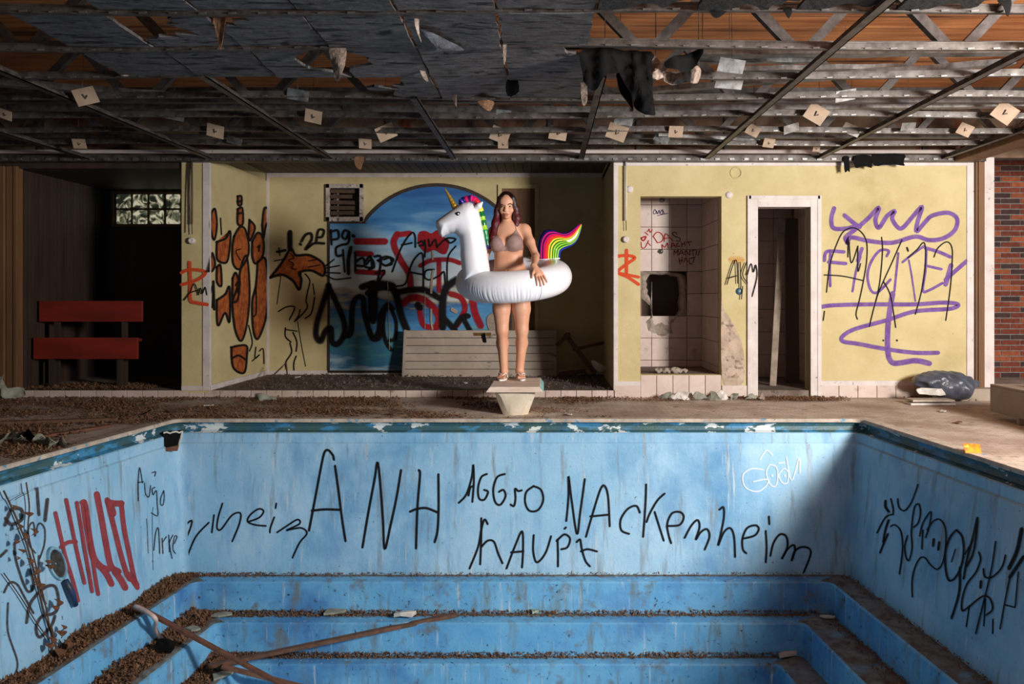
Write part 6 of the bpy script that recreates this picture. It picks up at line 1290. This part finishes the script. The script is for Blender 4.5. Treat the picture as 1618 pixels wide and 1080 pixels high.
# low box bench
bb = empty('box_bench', (4.3, 6.4, 0), 'grey-beige low box bench on short legs at the deck edge', 'bench')
M_bench = mat('grey_beige_laminate', srgb(158, 142, 126), srgb(144, 128, 112), rough=.6, scale=5)
MB().box(4.0, 4.03, 5.6, 7.12, .06, .285).build('side_panel', M_bench, bb, bev=.004)
MB().box(4.03, 4.6, 7.09, 7.12, .06, .285).build('end_panel', M_bench, bb, bev=.004)
MB().box(4.0, 4.6, 5.6, 7.12, .285, .305).build('top', M_bench, bb, bev=.004)
for y in (6.68, 5.8):
    MB().box(4.0, 4.035, y, y+.04, 0, .06).build('leg', M_bench, bb); MB().box(4.5, 4.54, y, y+.04, 0, .06).build('leg', M_bench, bb)
finish(MB().box(4.16, 4.22, 6.7, 6.76, .305, .37).build('wooden_block', M_whitejunk, bev=.004), 'small pale block standing on the low box bench', 'block')
finish(MB().box(4.1, 4.75, 8.25, 8.4, 0, .13).build('sill_block', M_bench, bev=.006), 'low beige sill behind the rubbish bag', 'sill')
# wrapper on the coping
c_ = PZ(1537, 715, .014); mb = MB()
mb.prism([c_+Vector((-.055, -.01, 0)), c_+Vector((.05, -.02, .0)), c_+Vector((.065, .025, .05)), c_+Vector((-.05, .03, .055))], (0, .006, .004))
finish(mb.build('snack_wrapper', mat('orange_wrapper', srgb(232, 136, 28), srgb(220, 84, 26), rough=.35, scale=24, layers=[(srgb(240, 206, 70), 30, .58, .62)]), bev=.002), 'small orange and yellow wrapper standing on the bright deck', 'wrapper')
# strips and rags on the deck
for i, (pts, z, m, lab) in enumerate((([(0, 693), (12, 687), (22, 690), (33, 696)], .02, M_rag, 'wavy grey-green strip curling over the leaves'), ([(52, 692), (66, 694), (78, 699), (92, 695), (108, 700)], .02, M_rag, 'long wavy grey-green strip lying over the leaves'), ([(28, 688), (38, 682), (50, 690)], .03, M_black, 'dark folded strip between the grey-green ones'))):
    pp = smoothpts([PZ(p[0], p[1]+6, z) for p in pts], 8); rows_ = []
    for k, p in enumerate(pp):
        hgt = .035+.02*math.sin(k*.55+i); rows_.append([p+Vector((0, -.02+.02*math.sin(k*.6), -.015)), p+Vector((0, .02*math.sin(k*.6), hgt*.5)), p+Vector((0, .05+.03*math.sin(k*.4), hgt)), p+Vector((0, .056+.03*math.sin(k*.4), hgt)), p+Vector((0, .008+.02*math.sin(k*.6), hgt*.5)), p+Vector((0, -.012+.02*math.sin(k*.6), -.015))])
    finish(MB().grid(rows_, closed=True).build('lining_strip', m, smooth=True), lab, 'strip', 'lining strips on the leafy deck')
scrap([(0, 592), (6, 600), (18, 618), (24, 612), (32, 618), (34, 626), (0, 628)], 8.3, M_rag, 'crumpled_sheet', 'crumpled grey sheet leaning on the tiled step by the dark room', 'sheet', .08, .01, 70)
scrap([(402, 624), (415, 620), (424, 626), (436, 630), (432, 635), (408, 633)], 8.25, M_rag, 'crumpled_sheet', 'small grey crumpled sheet at the tiled step below the alcove', 'sheet', .06, .01, 71)
rub = random.Random(5)
SL = ['grey crumpled scrap at the open end of the heap under the shower sill', 'pale crumpled scrap next to the first grey one under the shower sill', 'larger pale crumpled scrap in the middle of the heap under the shower sill', 'grey crumpled scrap between two pale ones under the shower sill', 'grey crumpled scrap below the edge of the shower recess', 'pale crumpled scrap below the bare plaster patch', 'small grey scrap beside the bare plaster patch', 'grey scrap at the foot of the white door frame', 'small brownish scrap on the door threshold']
LL = ['small lump of broken plaster at the tiled end of the shower floor', 'rounded lump of broken plaster under the hole in the shower wall', 'largest lump of broken plaster on the shower floor', 'small lump of broken plaster behind the largest one in the shower', 'tiny lump of broken plaster at the shaded side of the shower floor']
TL = ['brown splinter on the deck near the skimmer corner', 'white flat bit of litter on the leafy deck below the orange figures', 'brown splinter on the alcove floor by the mural foot', 'white flat bit of litter on the alcove floor below the stick figure', 'brown splinter on the alcove floor in front of the door leaf', 'white flat bit of litter on the alcove floor beside the starting block', 'brown splinter on the deck at the pool edge above the letters ANH', 'white flat bit of litter on the bright deck before the rubbish bag', 'brown splinter on the bright deck before the low bench', 'white flat bit of litter on the deck just beside the starting block']
for i, (px, s, m) in enumerate(((1052, 16, M_rag), (1068, 20, M_whitejunk), (1085, 22, M_whitejunk), (1105, 18, M_rag), (1125, 20, M_rag), (1140, 22, M_whitejunk), (1160, 14, M_rag), (1188, 16, M_rag), (1205, 12, M_foil))):
    y = 8.36; b_ = 628+rub.uniform(-1, 2); t = s*.5
    scrap([(px-s*.6, b_), (px-s*.3, b_-t*.6), (px+rub.uniform(-3, 3), b_-t), (px+s*.4, b_-t*.5), (px+s*.6, b_+1), (px, b_+3)], y-.02*i % .1, m, 'rubble_scrap', SL[i], 'scrap', .09, .008, 80+i, 'scraps below the shower recess')
for i, (px, s) in enumerate(((1040, 12), (1052, 13), (1066, 16), (1074, 9), (1082, 8))):
    c_ = P(px, 586, 8.75); c_.z = fz(592)+.03; r_ = s/F*8.75*.5
    Fr, axr = field([el(c_, (r_, r_*.8, r_*.7), .01), el(c_+Vector((r_*.5, -.01, -.005)), (r_*.6, r_*.6, r_*.6), .01)], np.array(c_)-.12, np.array(c_)+.12, .008)
    Fr += .012*np.sin(axr[0][:, None, None]*90+i)*np.sin(axr[2][None, None, :]*80)*np.sin(axr[1][None, :, None]*70)
    finish(netobj('rubble_lump', Fr.astype(np.float32), axr, M_plaster, smooth=0), LL[i], 'rubble', 'plaster lumps in the shower recess')
for i, (px, py) in enumerate(((268, 650), (330, 641), (600, 588), (470, 596), (612, 602), (735, 605), (620, 655), (1490, 650), (1515, 668), (900, 655))):
    z = ST+.01 if 560 < py < 610 else .006; c_ = PZ(px, py, z); rr = random.Random(i)
    slab(px, py, z, .09, .05, .008, rr.uniform(0, 180), M_whitejunk if i % 2 else M_stick, 'litter_piece', TL[i], 'litter', 'loose bits of litter')
pts = [PZ(222, 655, .01), PZ(232, 651, .05), PZ(240, 646, .12)]
finish(MB().tube(pts, .006, 6).build('twig', M_vine), 'thin dark twig sticking up from the deck near the skimmer corner', 'twig')
pts = [P(428, 596, 9.6), P(445, 580, 9.7), P(452, 572, 9.75), P(454, 594, 9.7)]
for p in pts: p.z = max(p.z, ST+.005)
finish(MB().tube(pts, .01, 6).build('twig', M_vine), 'bare twig propped on the alcove floor under the stick figure', 'twig')
barobj('batten', PZ(0, 668, .03), PZ(185, 662, .03), .06, .03, M_stick, 'weathered batten lying on the leafy deck beside the dark room', 'batten')
barobj('batten', PZ(60, 690, .02), PZ(175, 672, .02), .05, .02, M_rust, 'thin reddish batten lying on the leaves near the wavy strips', 'batten')
